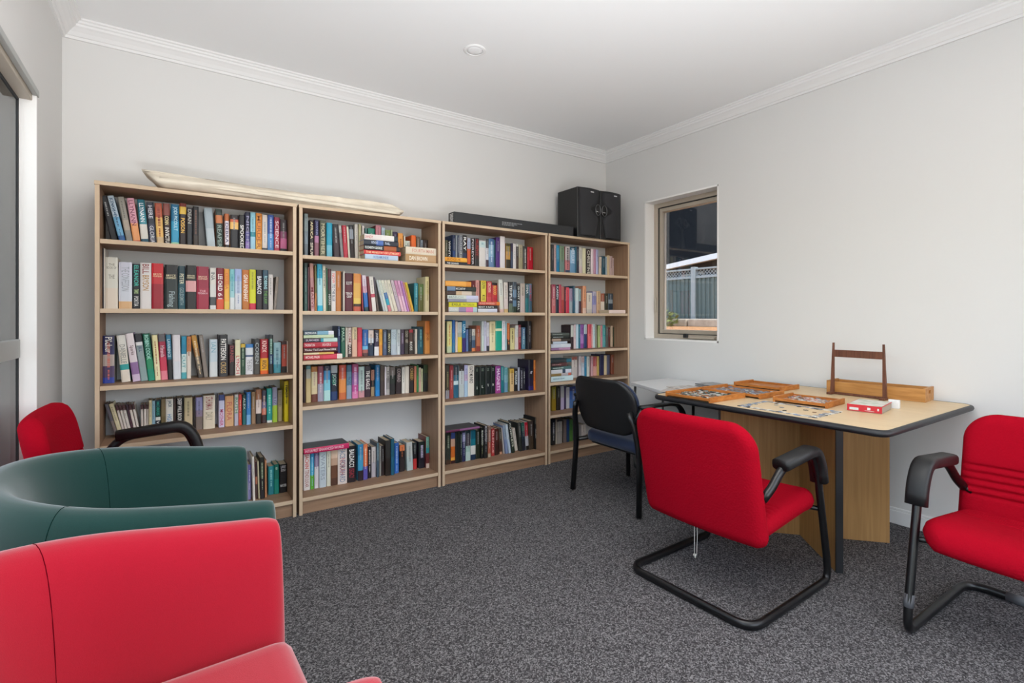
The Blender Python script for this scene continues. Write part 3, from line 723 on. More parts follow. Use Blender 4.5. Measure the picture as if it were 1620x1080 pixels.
# dark wooden H-shaped stand
hs = empty('wooden_stand', (3.125, 1.24, TZ), math.radians(-90)); tag(hs, 'dark brown wooden H shaped stand in front of the pine box', 'stand')
for s in (-1, 1):
    bm = bmesh.new(); x = s * .128
    A = [bm.verts.new((x + dx, dy, .012)) for dx, dy in ((-.009, -.008), (.009, -.008), (.009, .008), (-.009, .008))]
    B = [bm.verts.new((x - s * .006 + dx, dy, .292)) for dx, dy in ((-.004, -.005), (.004, -.005), (.004, .005), (-.004, .005))]
    bm.faces.new(A[::-1]); bm.faces.new(B)
    for i in range(4): bm.faces.new((A[i], A[(i + 1) % 4], B[(i + 1) % 4], B[i]))
    obj('upright', bm, M['dark_wood'], hs)
    obj('foot', boxes((x - .012, x + .012, -.045, .008, .0005, .012)), M['dark_wood'], hs, bevel=.001)
obj('crossbar', boxes((-.122, .122, -.005, .005, .212, .252)), M['dark_wood'], hs, bevel=.001)
obj('bottom_rail', boxes((-.116, .116, -.008, .008, .0015, .013)), M['dark_wood'], hs, bevel=.001)
# red puzzle box and small white box
M['card_red'] = mat('red_card', 'b8202c', .4); M['card_pic'] = mat('printed_lid_picture', 'a9b8a0', .4, noise=(28, 'd9d4cc', .35, .6, 4)); M['card_side'] = mat('grey_card', '9a8d80', .7)
gb = empty('game_box', (2.735, 1.035, TZ + .0005), math.radians(9)); tag(gb, 'small red jigsaw box with printed lid on the table', 'box')
obj('box_body', boxes((-.10, .10, -.066, .066, 0, .028)), M['card_side'], gb, bevel=.001)
obj('box_lid', boxes((-.1015, -.1, -.0675, .0675, .002, .032), (-.1, .1015, -.0675, .0675, .029, .032), (-.1, .1015, .066, .0675, .002, .029)), M['card_red'], gb)
obj('lid_picture', boxes((-.098, .099, -.064, .064, .032, .0325)), M['card_pic'], gb)
bm = bmesh.new(); box(bm, -.1022, -.1015, .022, .058, .007, .018); box(bm, -.1022, -.1015, -.024, -.012, .012, .023); box(bm, -.1022, -.1015, -.056, -.050, .012, .022); box(bm, -.1022, -.1015, -.038, -.002, .007, .0085)
obj('white_label', bm, M['print_white'], gb)
sb = obj('small_box', boxes((-.012, .012, -.021, .021, 0, .040)), M['white_lam'], bevel=.001); sb.location = (2.875, .985, TZ + .0005); sb.rotation_euler = (0, 0, .1)
tag(sb, 'tiny white card box behind the red jigsaw box', 'box')
# papers on the white table
def paper(x, y, a, b, rz, z, th, m, label, cat='magazine', n=1):
    o = obj(cat, boxes((-a, a, -b, b, 0, th)), m, bevel=.001, seg=1); o.location = (x, y, z); o.rotation_euler = (0, 0, rz); tag(o, label, cat, 'papers on the white side table')
M['mag1'] = mat('magazine_cover', 'a39a94', .35, noise=(30, 'd8cfc8', .4, .6)); M['mag2'] = mat('pale_magazine_cover', 'c4ccd4', .35, noise=(22, 'e6e6e6', .4, .6)); M['mag3'] = mat('dark_magazine_cover', '55565a', .3, noise=(20, '8d8c8c', .4, .6))
Z = WZ + .0008
paper(2.82, 2.13, .105, .14, .35, Z, .005, M['mag1'], 'open brown and pink magazine on the left of the white table')
paper(2.93, 2.17, .10, .13, -.2, Z + .006, .004, M['mag1'], 'brown and pink magazine lying on top of another')
paper(2.77, 2.05, .10, .07, .1, Z + .0062, .003, M['mag2'], 'pale blue leaflet at the front of the white table', 'leaflet')
paper(3.17, 2.12, .09, .13, .15, Z, .012, M['mag3'], 'dark grey magazine near the wall on the white table')
paper(3.18, 2.14, .085, .12, -.12, Z + .0125, .006, M['mag3'], 'grey magazine on top of the dark one near the wall')

# ---------------------------------------------------------------- books
# One row per line of books: (bookcase, shelf, [crop x, crop y, scale], books). A book is
#   left right top lean | spine colours top to bottom (colour@start) | what it looks like | lettering
# left/right at its foot, top of its spine, lean = how far its top stands off its foot, all read off a
# magnified strip of the photograph and turned into metres on the shelf it stands on.
# Lettering: V down the spine, H across it: V/H:words:colour:start:end ; ~colour = marks too small to read.
ROWS = []
def row(case, shelf, crop, data, **k): ROWS.append((case, shelf, crop, data.strip().split('\n'), k))
row(0, 0, (150, 280, 9), '''
235 330 285 -120|1b1c22||
340 445 285 -140|b8c8d4,6fa9cc@.45,2f62a0@.85|leaning pale blue hardback, first with a light spine|V:KINGS OF:4a6a86:.05:.5;~3a5a78
455 545 295 -105|98948a,b0a294@.5,8e8c86@.72|leaning grey hardback with a brown spot|
552 655 310 -80|dba0b0,e8a06a@.55,c84a40@.93|leaning pink and orange hardback|V:LLYNANN:7d3550:.05:.6
665 770 325 -52|1f6f80,3a8a98@.3,d8d4cc@.55,27566a@.88|leaning teal and white hardback|V:LLYNANN:e8eef0:.08:.5
780 878 360 -40|2d3340,3c3f50@.5|dark slate hardback with thin pale lettering|V:HERE:c8c8d0:.08:.38;V:GLORIA:c8c8d0:.55:.95
885 985 372 -28|b85a40,e2b468@.33,cfb18a@.8|orange and sand coloured hardback|~8a3020
990 1085 375 -18|8a4a42,332422@.28|brown hardback with white title lettering|V:CONN:f0dca0:.3:.5;V:INVICTUS:e8e4dc:.56:.98
1090 1200 385 -4|1f6f96,3a9ac0@.4,9ccfa8@.9|bright blue hardback with pale lettering|V:JODI PICOULT:bfe4ec:.06:.62
1205 1300 368 0|7a2c26,e0b84a@.08,2a2024@.25|black hardback with yellow and red top|V:POISON:f0c050:.34:.68
1308 1392 430 0|3a3438,2c3138@.4|charcoal hardback beside a turned one|V:DEAN:b0b0a8:.05:.4
1398 1478 415 0|242226,3a302c@.7|black hardback with red brown foot|~7a5040
1605 1720 445 -45|a4b2ba,b8c4ca@.5|leaning pale grey blue hardback|
1735 1830 455 -16|2c3a34,c87848@.15,2c3832@.35|dark green hardback with orange band|V:REAPER:8fa39c:.4:.95
1855 1915 520 -6|c06a38,e8e0e8@.2,2a2224@.85|black and white paperback with orange top|V:DEBRA:2b2a60:.25:.8
1928 2045 535 0|2a2024,d86a48@.12,f0c070@.2,24242a@.4|thick black paperback with a flame on top|
2055 2138 535 0|1f1c1e|black paperback with large white lettering|V:SPOOKED:f0eee8:.28:.95
2145 2208 495 0|2a2a44,54508a@.5,8a70b4@.75|tall navy book fading to purple|V:NIGHT:9a98b8:.1:.9
2216 2288 500 0|8fc8d8,2a8898@.5,9cc8dc@.62|pale blue book with a teal band|
2295 2378 512 0|e08a30,e8a848@.7|orange paperback|V:MURDER:a85a18:.06:.9
2384 2458 535 0|d8ccc4,d6cec8@.2,3a4450@.88|cream paperback with dark foot|~9aa0a8
2464 2548 535 0|2a4f9c,4a88c8@.5|bright blue paperback|~b8cce8
2555 2632 570 0|a0304c,b83a54@.4|crimson paperback with white lettering|V:SCIENCE:f0d8dc:.1:.85
2642 2735 600 0|3a3034,8a4a6a@.35,c86a94@.55,2e2a30@.85|dark paperback with magenta band|
''')
row(0, 1, (150, 390, 9.53), '''
112 126 20 0|26242c||
128 156 20 0|ddd6cc|very thin tall white book at the side panel|
160 345 155 0|d6d4c8,dcd0c0@.6|wide tall cream hardback|H:THE/BOOK OF:8a8678:.12:.24;H:THE:8a8678:.34:.44
360 560 230 0|cfd0de,cdd2dc@.3,d9b184@.84|wide white book with sandy foot|V:THE CONFESSION:9aa0aa:.1:.62
566 682 260 0|1f2a34,21262c@.4|black paperback with teal lettering|V:ELEANOR:3fb8a8:.03:.5;V:TWO:c8e4a0:.56:.66;V:PORTIA:dadada:.72:.94
685 850 240 0|dcd8d6|white book with large brown and gold lettering|V:BILL:8a3a34:.03:.24;V:BRYSON:a87818:.27:.6
856 1032 250 0|c8202c,c23038@.3,9a2030@.45|red hardback with cream lettering|H:BRYCE/COURTENAY:f0d8b0:.22:.31
1050 1245 270 0|201f22,2a3434@.3|wide black hardback with cream lettering|H:BRYCE/COURTENAY:ece0b8:.22:.33;V:Fishing:9fb0b4:.6:.95
1258 1362 290 0|1f3c46,24505c@.4|dark teal hardback|V:PETER:e0dcc0:.18:.42;V:GOLDSMITH:8fa4a8:.5:.9
1372 1528 280 0|242222,d8a0a0@.35,242224@.6|black hardback with pink picture square|H:BRYCE/COURTENAY:ece0b8:.22:.31
1535 1718 296 0|962840,a02c44@.5|wide maroon hardback with pale emblem|H:BRYCE/COURTENAY:f0cfb0:.22:.32;H:THE/PERSIMMON:e8b8c0:.55:.66
1735 1828 318 0|dcd8d0,d6d6d2@.4,4a4f52@.7,d8d8d8@.9|white paperback with dark smudge|V:INA:6a6a6a:.1:.3
1835 1945 320 0|7c1c2e,8a2434@.5,d8583a@.75|dark red paperback with white lettering|V:LEE CHILD:f4f0ee:.15:.55;V:61:e8d8d8:.6:.75
1950 2030 335 0|e2963a,ecb048@.4,e8c45a@.8|yellow orange paperback|V:CECELIA:d86a28:.1:.5
2035 2108 340 0|7cc0c4,9ccdd2@.3,d8dee0@.7|pale turquoise paperback|~4a9aa8
2112 2215 335 0|9fb2dc,b8c8dc@.3,d2d6dc@.6|pale blue fading to white paperback|~8a98b8
2222 2328 348 0|c0702f,b87030@.5|orange brown paperback with white lettering|V:GINA RINEHART:f6ece0:.12:.8
2332 2428 345 0|c8c82a,d0d028@.5,cf2f4c@.84|lime yellow paperback with red foot|
2430 2532 350 0|24222a,2a2028@.5|black paperback with bold white lettering|V:BALDACCI:f0f0f4:.16:.6
2535 2615 352 0|2c4c60,2a2e34@.2|dark paperback with pale blue and green lettering|V:ROBBINS:a0d4dc:.15:.48;V:THE LAW:5a9a3a:.52:.85
2617 2688 420 0|dcd6d2|short white paperback|
2692 2735 455 38|9a8c80,8a8078@.5|thin taupe paperback leaning right|
''')
row(0, 2, (150, 515, 9.53), '''
120 295 152 0|26264e,2c2a58@.3,a89a94@.4,4a3a5c@.64,2c3f98@.88|wide navy and purple paperback with picture square|V:Pilcher:e8e4dc:.03:.36;~c86a5a
405 540 150 -62|d8d6ce,d2ccbe@.3,2f9a98@.62,dcd2c4@.74|leaning cream paperback with teal band|V:DANIELLE:8a8c88:.2:.6
560 692 122 -93|e0d6d8,dccfd4@.3,8a6a98@.6,c8b4cc@.85|leaning white and lilac paperback|V:Sparks:6a4a50:.25:.45
697 802 130 -84|2a2c34,d8d8d8@.17,8c9a9c@.24,8aa0a0@.7|leaning grey paperback with black top|V:JILL:2f4a70:.25:.38
808 908 125 -72|1d6450,2b8a60@.5,1a8a70@.75|leaning emerald green paperback|V:ROBIN COOK:a8e0d0:.03:.55
912 995 145 -45|e2d8a4,e6deb4@.5|leaning pale yellow paperback|~a06040
998 1102 133 -40|5e5c60,a02c48@.16,c83c56@.5,e08090@.8|leaning crimson and pink paperback with grey top|V:Miranda:e8c0c8:.25:.5
1106 1180 140 -30|2c7090,2a6078@.3,26282c@.55|leaning teal paperback with black foot|V:LAWRENCE:bcd8dc:.1:.5
1186 1300 140 -14|dcd8dc,d4d8de@.6|white hardback between two teal books|
1304 1382 160 0|1a84a4,1e7c9c@.2,c8d8d4@.42,4aa0aa@.85|paperback with blue top and white lower half|V:CUT:4a9aa0:.45:.75
1386 1452 165 0|c07848,d8ccc0@.36|paperback with orange top and cream lower half|
1560 1640 150 -95|b8863a,94683a@.3,6e665c@.5,4a4440@.8|gold and brown paperback leaning left after the gap|~e0c8a0
1648 1712 150 -70|847a72|taupe paperback leaning left|
1730 1850 208 0|c4d2da,d4d8da@.6|pale grey white paperback|V:IAN:88b0c0:.08:.35
1870 2006 140 0|28282c,38363a@.2|tall charcoal hardback with white lettering|V:PATTERSON:e8e6e0:.1:.6;V:CROSS:b89a60:.65:.92
2020 2110 285 0|3a2628,33292a@.5|dark paperback with red lettering|V:DANIEL:a04048:.05:.6
2114 2196 215 0|dcd8b4,dcd4c8@.5|cream paperback with red lettering|V:LYNCH:c0404c:.45:.95
2198 2270 275 0|c8a83a,2a4034@.12,30503e@.5|dark green paperback with yellow top|~88a088
2274 2392 280 0|3a7ab8,d6dade@.12,46587a@.36,dcdce0@.42|white paperback with a blue sailing picture|V:THE BOAT:8a8a90:.5:.9
2404 2490 205 0|38383c,4a4844@.4|dark grey paperback with pale lettering|V:COBEN:a0a8a8:.1:.7
2496 2616 205 0|961828,a81c28@.3,e0a020@.55,e06020@.9|red paperback turning yellow at the foot|V:KNOX:f0c8c0:.05:.38;V:ANON:2a1a10:.6:.85
2626 2690 145 0|20282a,1d3f36@.1,1e3660@.5,1e2024@.75|tall dark green and navy paperback|~9ac0b0
2696 2806 255 0|9cc4cc,86b8c4@.5,4a98a8@.72|light aqua paperback|~3a6a80
2820 2896 240 0|3a2220,a8402e@.1,b04838@.4,241c1e@.8|brick red paperback with black foot|
2898 2920 232 0|d6ccc0|very thin cream paperback|
2926 2996 158 0|3a4440,5c625a@.5|dark grey green paperback at the right end|
''')
row(0, 3, (150, 590, 9.53), '''
318 368 462 -135|5e5a62,7a706c@.5|thin dark grey paperback leaning at the left end|
372 440 460 -128|cfc5a2,d4caa8@.5|leaning cream paperback, first in the slim set|
442 480 475 -108|4a2c30,d0c4bc@.17|slim white paperback with maroon top|
484 522 475 -102|4a2c30,d4ccc4@.17|slim white paperback with maroon top|
526 572 475 -98|4a2c30,d8d0c8@.17|slim white paperback with maroon top|
576 608 465 -90|44303c,4c323c@.5|slim all maroon paperback|
612 652 470 -88|4a2c30,dcd2c8@.17|slim white paperback with maroon top|
658 694 462 -82|4a2c30,d8d0c6@.17|slim white paperback with maroon top|
702 736 478 -10|4a2c30,d4ccc4@.15|slim white paperback with maroon top|
742 780 475 -4|4a2c30,dcd4cc@.15|slim white paperback with maroon top|
785 810 475 0|4a2c30,d6cec6@.15|slim white paperback with maroon top|
814 860 415 0|d4c8a0|slim cream paperback ending the white set|
863 910 420 0|8cb0c0|slim light blue paperback|
914 990 410 0|12303e,14382e@.2,dcdcd4@.5,16242e@.6|navy green paperback with white label|V:MORRIS:2a9c8c:.05:.45;V:WEST:e0e0da:.62:.95
996 1066 400 0|75674a,6a5c3c@.5|olive brown paperback|
1070 1180 395 0|d6d6cc,d0cfc8@.8|white paperback with blue lettering|V:JACK:30525c:.04:.25;V:HIGGINS:4a88b8:.45:.85
1186 1224 390 0|40302c|slim dark brown paperback|
1228 1330 380 0|1c1c1e|black paperback with long white lettering|V:DEEP WILL BOOK OF 51:e8e6e0:.02:.92
1350 1472 375 0|bcb08a,c4b290@.4,d8a070@.85|sage and cream floral paperback|
1482 1515 380 0|2c2422|slim black brown paperback|
1522 1625 370 0|8c8cb4,8a7c90@.4,7a6c64@.6|lilac and brown picture paperback|
1636 1812 345 0|dcd2c0,dccfb8@.5|wide cream paperback with dark red lettering|V:STHURMAN:8c2430:.04:.42;V:DAILY:a09880:.5:.75
1868 1955 330 0|3c4a80,c4c4dc@.18,ccc4dc@.5|lilac white paperback with navy top|V:MOTHER:c04878:.45:.95
1966 2092 350 0|d4a070,d8ac80@.5|wide peach paperback|V:FLORA:c0685c:.2:.8
2104 2166 325 0|c4c0ba,b8b4c4@.6|pale grey paperback|V:RUTH:3a8a60:.1:.6
2168 2216 325 0|c83a34,d05038@.6|slim red orange paperback|~f0c0a0
2226 2282 330 0|1f4a44,1f6468@.5|dark teal green paperback|V:ALEX:c8d8d0:.1:.5
2286 2352 290 0|2c74b8,3880c0@.5,7ab0dc@.7|azure blue paperback|
2362 2424 288 0|8a6e4c,94765a@.5|light brown paperback|
2430 2512 250 0|9a6646,d8c8c0@.3,2a2828@.7|brown cream and black paperback|
2520 2588 265 0|343648,6a6a8c@.35,c87460@.55,382428@.75|dusky paperback with sunset band|~d0b0a0
2596 2674 235 0|22988c,209490@.5,d8dcd8@.93|bright teal paperback|~a8e0d8
2680 2752 215 0|8c8ca4,9a9ab4@.3,a4c43c@.52|grey lilac over lime green paperback|V:LIZ:5a5a80:.3:.5
2760 2826 260 0|94886c,aa9c78@.5|khaki paperback|
2860 2938 125 0|e2cc1c,e0cc20@.5|tall bright yellow paperback|V:FEAST:2a2610:.1:.4;~5a5010
''')
row(0, 4, (380, 690, 7.714), '''
92 132 350 2|7874b4,8884b4@.5|lilac paperback beside the green armchair|~d8d8e8
150 186 250 -14|dcd6cc|slim tall cream hardback|
190 216 312 -8|3a2428,b07058@.4,4a3430@.6|slim dark red paperback|
218 242 305 -14|d6ceac|slim yellowish cream paperback|
246 300 260 -8|26261f,2c3428@.2,222024@.5|tall black hardback with greenish picture|~b0c0a0
304 326 292 -4|c48860|slim peach coloured paperback|
345 412 372 -2|2a8890,267c88@.5|teal paperback|~9ad8d8
416 474 348 -2|14685a,178070@.5|dark green hardback with thin stripes|H:PD:e0ecd8:.1:.2
482 606 348 0|1c1a1c,181618@.5|wide black hardback with three white words|H:LARRY/BOND:c8c4c8:.04:.28;H:MASTER:e0e0e0:.70:.82
''', base=.03)
row(1, 0, (470, 320, 10.8), '''
125 188 190 0|8c9c9e,7c8c98@.4,6a7680@.7|tall pale grey green hardback at the left end|
215 285 300 0|2a2424,30282a@.5|black hardback with gold lettering|V:AFRICA:e8d8a8:.04:.5;V:SPUR:e8e0c8:.6:.98
298 372 295 0|262a4c,b47ca0@.42,8c5c6c@.6|navy hardback with mauve lower half|V:JOANNA:8c8cc0:.04:.4
392 490 305 0|5c6052,6c6e58@.5,d8d4cc@.95|olive grey hardback with white foot|V:MORTIMER:c8c4a4:.08:.9
506 602 345 0|1fa0c0,229cba@.3,6cb8cc@.62|bright cyan hardback|
616 738 370 -30|2c282e,3c2c34@.4|dark plum hardback leaning left|
745 802 402 -46|c0c0bc,86888a@.2,8a8a8c@.6|grey hardback with pale bars leaning left|
806 876 395 -36|b8243a,bc3044@.5|red hardback leaning left|
880 912 415 -34|dcd8c4|thin cream hardback leaning left|
920 990 390 -34|20222a,8c94a0@.12,2c2020@.4|black hardback with grey emblem leaning left|
995 1048 372 -10|cec8c0|tall grey cream hardback|
1055 1096 370 0|b8b48c,c4bea4@.5|slim khaki hardback|
1112 1148 400 0|d0c8c4|slim greyish white hardback|
1165 1195 440 0|5a8080||
1214 1330 440 0|28806c,206a5c@.5|green hardback behind the stacked books|
1345 1435 390 0|c07c88,6a2430@.3,c88890@.6|rose hardback behind the stacked books|
1444 1502 430 0|a8bcc8,c8d0d8@.4|pale blue white paperback behind the stack|
1508 1594 470 0|7a8c4c,64704c@.5|olive green paperback behind the stack|
1600 1630 470 0|a8b08c||
1636 1716 500 0|382a4c,2c2440@.4|dark purple paperback behind the stack|
1728 1812 525 0|e09848,d8803c@.5|amber orange paperback between the stacks|~8a4a20
1828 1850 570 0|d8d8c8||
1852 1932 655 0|d0dcd0,6a8c88@.2,4a5c58@.5|small white edged teal paperback|
1942 2034 560 0|e8681c,e46a20@.5|bright orange paperback|
2042 2100 590 0|6c5a4a|brown paperback behind the right stack|
2106 2152 640 0|8c98a4|slim grey blue paperback|
2160 2240 640 0|3c302c|dark brown paperback at the right end|
''')
row(1, 0, (560, 330, 10.8), '''
190 755 805 895|b4c8dc|pale blue book, lowest of the left stack|H:ROSAMUNDE:5a7ab0:.25:.7
172 798 742 812|cc3034,d8504c@.5|red book, second lowest of the left stack|H:THE MINISTRY OF UTMOST:f4d4a8:.05:.95
168 785 655 740|222024,222024@.4,a85830@.55,2a2428@.9|black book with orange picture, middle of the stack|H:ELIZABETH GEORGE:e8ece8:.04:.5
172 762 568 655|28303c,4c6cb0@.35,2a2c38@.55|black and blue book, second from top of stack|H:WITHOUT:c8d4e8:.2:.4;H:FAIL:c8d4e8:.6:.75
180 752 475 568|e0d8d4,e4e0dc@.5,24303a@.88|white book with black end, topmost of the left stack|H:SANDY:c86860:.02:.25
''', flat=1, front=.02)
row(1, 0, (560, 330, 10.8), '''
882 1432 788 925|b08c60,b8946c@.3|thick tan book with white author lettering|H:DAN BROWN:f2ead8:.12:.70
888 1438 675 798|dccfba,e0d4c0@.5|thick cream book on top of the tan one|H:FOURTH MAN:d0907c:.2:.9
''', flat=1, front=.02, depth=.14)
row(1, 1, (470, 400, 10.8), '''
118 182 170 0|24403e,2c504c@.4|tall dark green hardback at the left end|~6a9088
184 212 240 0|5a2834||
238 302 180 -24|c49084,b88488@.3,d0a8a8@.6|pale rose paperback with dark red lettering|V:MAEVE:8a2438:.5:.95
306 336 215 -6|6c6c3c,b87840@.6|slim olive paperback|
352 440 190 -10|24a8cc,a8dce8@.3,2cb8dc@.88|bright turquoise paperback|
446 498 225 -10|dcd8c4|slim cream paperback with black marks|~3a3a34
500 522 260 0|44745a||
526 582 270 0|5c2430,4a2030@.2,243c2c@.5|slim paperback, maroon over dark green|V:HARM:c8c8c8:.6:.85
584 662 310 0|dcd8d6|white paperback with red and navy words|V:NOW:e04c44:.06:.3;V:TO THE BLUE:343c5c:.33:.75
666 752 308 0|b87034,bc783c@.5|orange brown hardback without lettering|
758 784 330 0|382420||
788 814 310 0|dcd4c8|thin ivory hardback|
818 960 345 0|4c1424,5c1c2c@.3,581a2c@.7|wide maroon hardback with pale lettering|H:SCOTT:e8e0dc:.22:.32;H:TERROR/GRIP:dcd8d4:.5:.66
968 1092 350 0|dc9048,dcaa54@.25,e0c060@.65,3c2820@.8,c05a44@.87|wide golden hardback with brown red foot|
1096 1135 380 -34|b8404c,c05864@.5|slim rose red hardback leaning left|
1156 1226 385 -48|dcccd8,d8a4b8@.3,2868b0@.48,1c4048@.88|leaning book, pink over blue|
1240 1286 405 -58|6c1424|slim dark red book leaning left|
1288 1360 405 -62|e0dad2,b8485c@.5,e0dad4@.6|leaning white book with red emblem|
1364 1404 420 -72|48424c,5c5048@.5|slim dark grey book leaning left|
1478 1512 475 -135|bfc7c9|first slim pale grey book of the leaning set|
1515 1560 475 -135|d4dace,ccd6d0@.5|slim pale green white book of the leaning set|
1563 1618 475 -140|d8d8c8,d4dacc@.3,2c6cb0@.4,28a0b8@.6,d08088@.8|leaning white book with blue bird picture|
1622 1668 475 -142|dcd6c8|slim ivory book of the leaning set|
1672 1728 475 -145|dad4c2,d8d0c0@.5|leaning buff book with tiny print|
1732 1786 480 -140|c8b8c0,b4a4b4@.5|leaning mauve grey book|
1790 1838 482 -138|cf90b4,e0b8c8@.5|leaning pink book|
1842 1884 482 -135|d8a0c4,e4bcd4@.5|slim leaning light pink book|
1888 1924 490 -130|b880c0|slim leaning orchid purple book|
1928 1956 510 -128|c48878||
1960 2004 515 -126|d0b428,dca834@.6|leaning mustard yellow book|
2006 2068 515 0|1c8090,1c7080@.5|teal paperback standing upright|~8cc8cc
2074 2162 528 0|58703c,5c5c30@.4|dark olive paperback|
2170 2258 405 0|dcd09c,dcd0a8@.5|tall pale yellow hardback at the right end|~a89868
''')
row(1, 2, (470, 495, 12), '''
125 858 810 905|c03848,d03c54@.5,e0d4cc@.86|red book with white right end, lowest of stack|H:MICHAEL PALIN:f4dcd8:.05:.4
125 700 772 812|dccaa4,d8b060@.5||
125 768 678 768|4c1820|dark maroon book with pale words, in the stack|H:Thicker Tied Loyal Bound 2004:e8e0dc:.03:.95
125 770 572 672|b02438,b83044@.5|crimson book, middle of the flat stack|H:THORNTON:f0dcdc:.03:.32;H:RIVERS:ecc8c8:.55:.8
125 765 482 560|362a3c,2a94a8@.5,b8d4cc@.58|purple and turquoise book in the flat stack|H:SUMMER:c8c0d0:.06:.45
125 700 418 476|c4d4b0|thin pale green book in the flat stack|
125 695 335 410|3c5060,7cacc4@.45,dcdce4@.82|slate blue book, topmost of the flat stack|H:BIZMARK:e8eef0:.05:.42
''', flat=1, front=.05)
row(1, 2, (470, 495, 12), '''
770 822 250 0|1c3660,24386c@.5|navy paperback beside the stack|V:JOHN:a8c0e0:.1:.3
832 915 262 0|1c4c40,246450@.5|dark green paperback|V:PAUL:a8d0b8:.05:.5
920 962 280 0|dcd2c4|slim cream paperback between green and striped ones|
966 1036 280 0|dccfc8,4c3c3c@.58|paperback, pale top and dark foot|V:TOM:a06058:.05:.5;V:KANE:e8e0d8:.6:.9
1046 1142 270 0|e2cca4,e0b8a0@.4|peach cream paperback with black lettering|V:DAN JORDAN:4a3c30:.05:.42
1150 1236 280 0|c03048,cc4850@.5|rose red paperback|
1242 1350 318 0|1f5ca4,2468b0@.3,6cb4d8@.62,a86058@.75,5c3838@.88|royal blue paperback with beach picture|
1356 1456 330 0|dccac0,d4dce4@.3,1c3048@.5|pale paperback with navy lower half|
1470 1556 325 0|2c2838,383048@.3,dcdce0@.65|black lettered paperback with white foot|V:JAMES:d8d8e0:.1:.45
1558 1622 308 0|e0a030,d88c38@.6|amber yellow paperback|
1630 1708 330 0|485468,4c5a78@.5|slate blue paperback|~98a8c0
1715 1782 322 0|24241f,28282a@.5|black paperback with cream block lettering|V:MATTHEW:c8c49c:.15:.9
1790 1896 312 0|b4c4cc,b0bcc8@.6|pale grey blue paperback with small boat picture|V:LOST:8c98a8:.1:.4
1900 1962 314 0|bcc4c4,c4ccd0@.5|pale silver paperback|~7c8488
1966 2038 316 0|443444,3c3048@.6|plum coloured paperback|~8c8098
2042 2122 318 0|32281f,2c2822@.5|dark brown paperback with pale lettering|V:COLD:a8a090:.05:.3;V:KEY:a8a090:.4:.55
2126 2202 316 0|9c2430,4c342c@.12,38302c@.5|brown paperback with red top|V:ROSS:e0e0d8:.5:.85
2206 2238 322 0|342a24|slim dark brown paperback|
2242 2284 305 0|d4c8b8|slim cream paperback near the right end|
2300 2398 262 0|1a3640,1c5464@.5|dark teal hardback near the right end|~6cb0b8
2436 2530 150 0|c87434,d08c48@.4|tall copper orange hardback at the right end|V:ARCHER:8a4420:.35:.6
''')
row(1, 3, (470, 565, 12), '''
124 158 232 0|3a2028|slim dark maroon paperback at the left end|
164 262 162 0|4c8488,a8a8a0@.1,c4b080@.35,c8b484@.7|khaki paperback with teal top|
272 386 180 0|b87430,dcd0a8@.15,d8c8a0@.6,6c3c30@.78|cream paperback with orange top and brown figure|
394 502 172 0|8c4458,a04c5c@.2,a4a0b4@.5|mauve and grey paperback|~dcc8d0
510 632 170 0|2c3048,4898d0@.13,7cc8dc@.4,b4e0e0@.7|sky blue paperback with navy top|
642 768 155 0|a0a8b0,1c3040@.22,182434@.5,243c6c@.75|dark navy paperback with grey top|V:JODY:d8dcd8:.25:.6;V:CARR:30a080:.28:.55
800 932 150 0|b84434,c85434@.2,dc8c48@.4,c86a3c@.8|orange red paperback|
942 1038 150 0|3c6480,5c88a0@.2,8c9cb0@.6|steel blue paperback|V:PACIFIC:3c5478:.35:.6
1048 1162 132 0|9c3c6c,8c5c98@.25,b84c90@.6,d87cac@.8|magenta and purple paperback|~e0b0d4
1170 1280 180 0|b4ccc8,b0c8c4@.5,c89098@.78|pale aqua paperback with pink foot|~7c8c8c
1286 1400 172 0|2c2630,382030@.4|dark plum hardback with white lettering|V:THE EAGLE:ece8e4:.15:.75
1404 1472 240 0|b8806c,2c3030@.4,a89070@.65|brown and black paperback|
1478 1572 150 0|14689c,1878b4@.4,2080c8@.8|bright blue hardback|
1578 1660 160 0|4c4038,403434@.5|dark brown hardback with tan line|
1664 1692 178 0|dcd4dc||
1695 1760 180 0|b4b0ac,8c8888@.4,a8a4a4@.8|black and white mottled paperback|~38383a
1766 1868 190 0|6c6460,26302a@.3,242426@.6|black hardback with grey top|
1880 1988 200 0|241c1e,2c2024@.5|black paperback with thin white lettering|V:CONRAD:a89898:.05:.55
1992 2050 192 0|dcd8d0|white paperback, left of a pair|
2054 2128 176 0|d8d0c4|ivory paperback, right of a white one|
2134 2222 170 0|3c2418,4c341c@.3,241c1c@.55|brown black paperback with gold lettering|V:CREED:b89850:.08:.5
2226 2270 170 0|c47860,c48058@.5|slim salmon paperback|
2272 2308 150 0|2a7038,308048@.4|slim green paperback|
2312 2356 200 0|dcc4b0,d8b4a4@.5|slim pink cream paperback|
2358 2390 220 0|ccd0a8|slim pale green paperback|
2404 2484 150 0|38482c,2a342c@.3,1f2424@.6|dark green black paperback at the right end|
''')
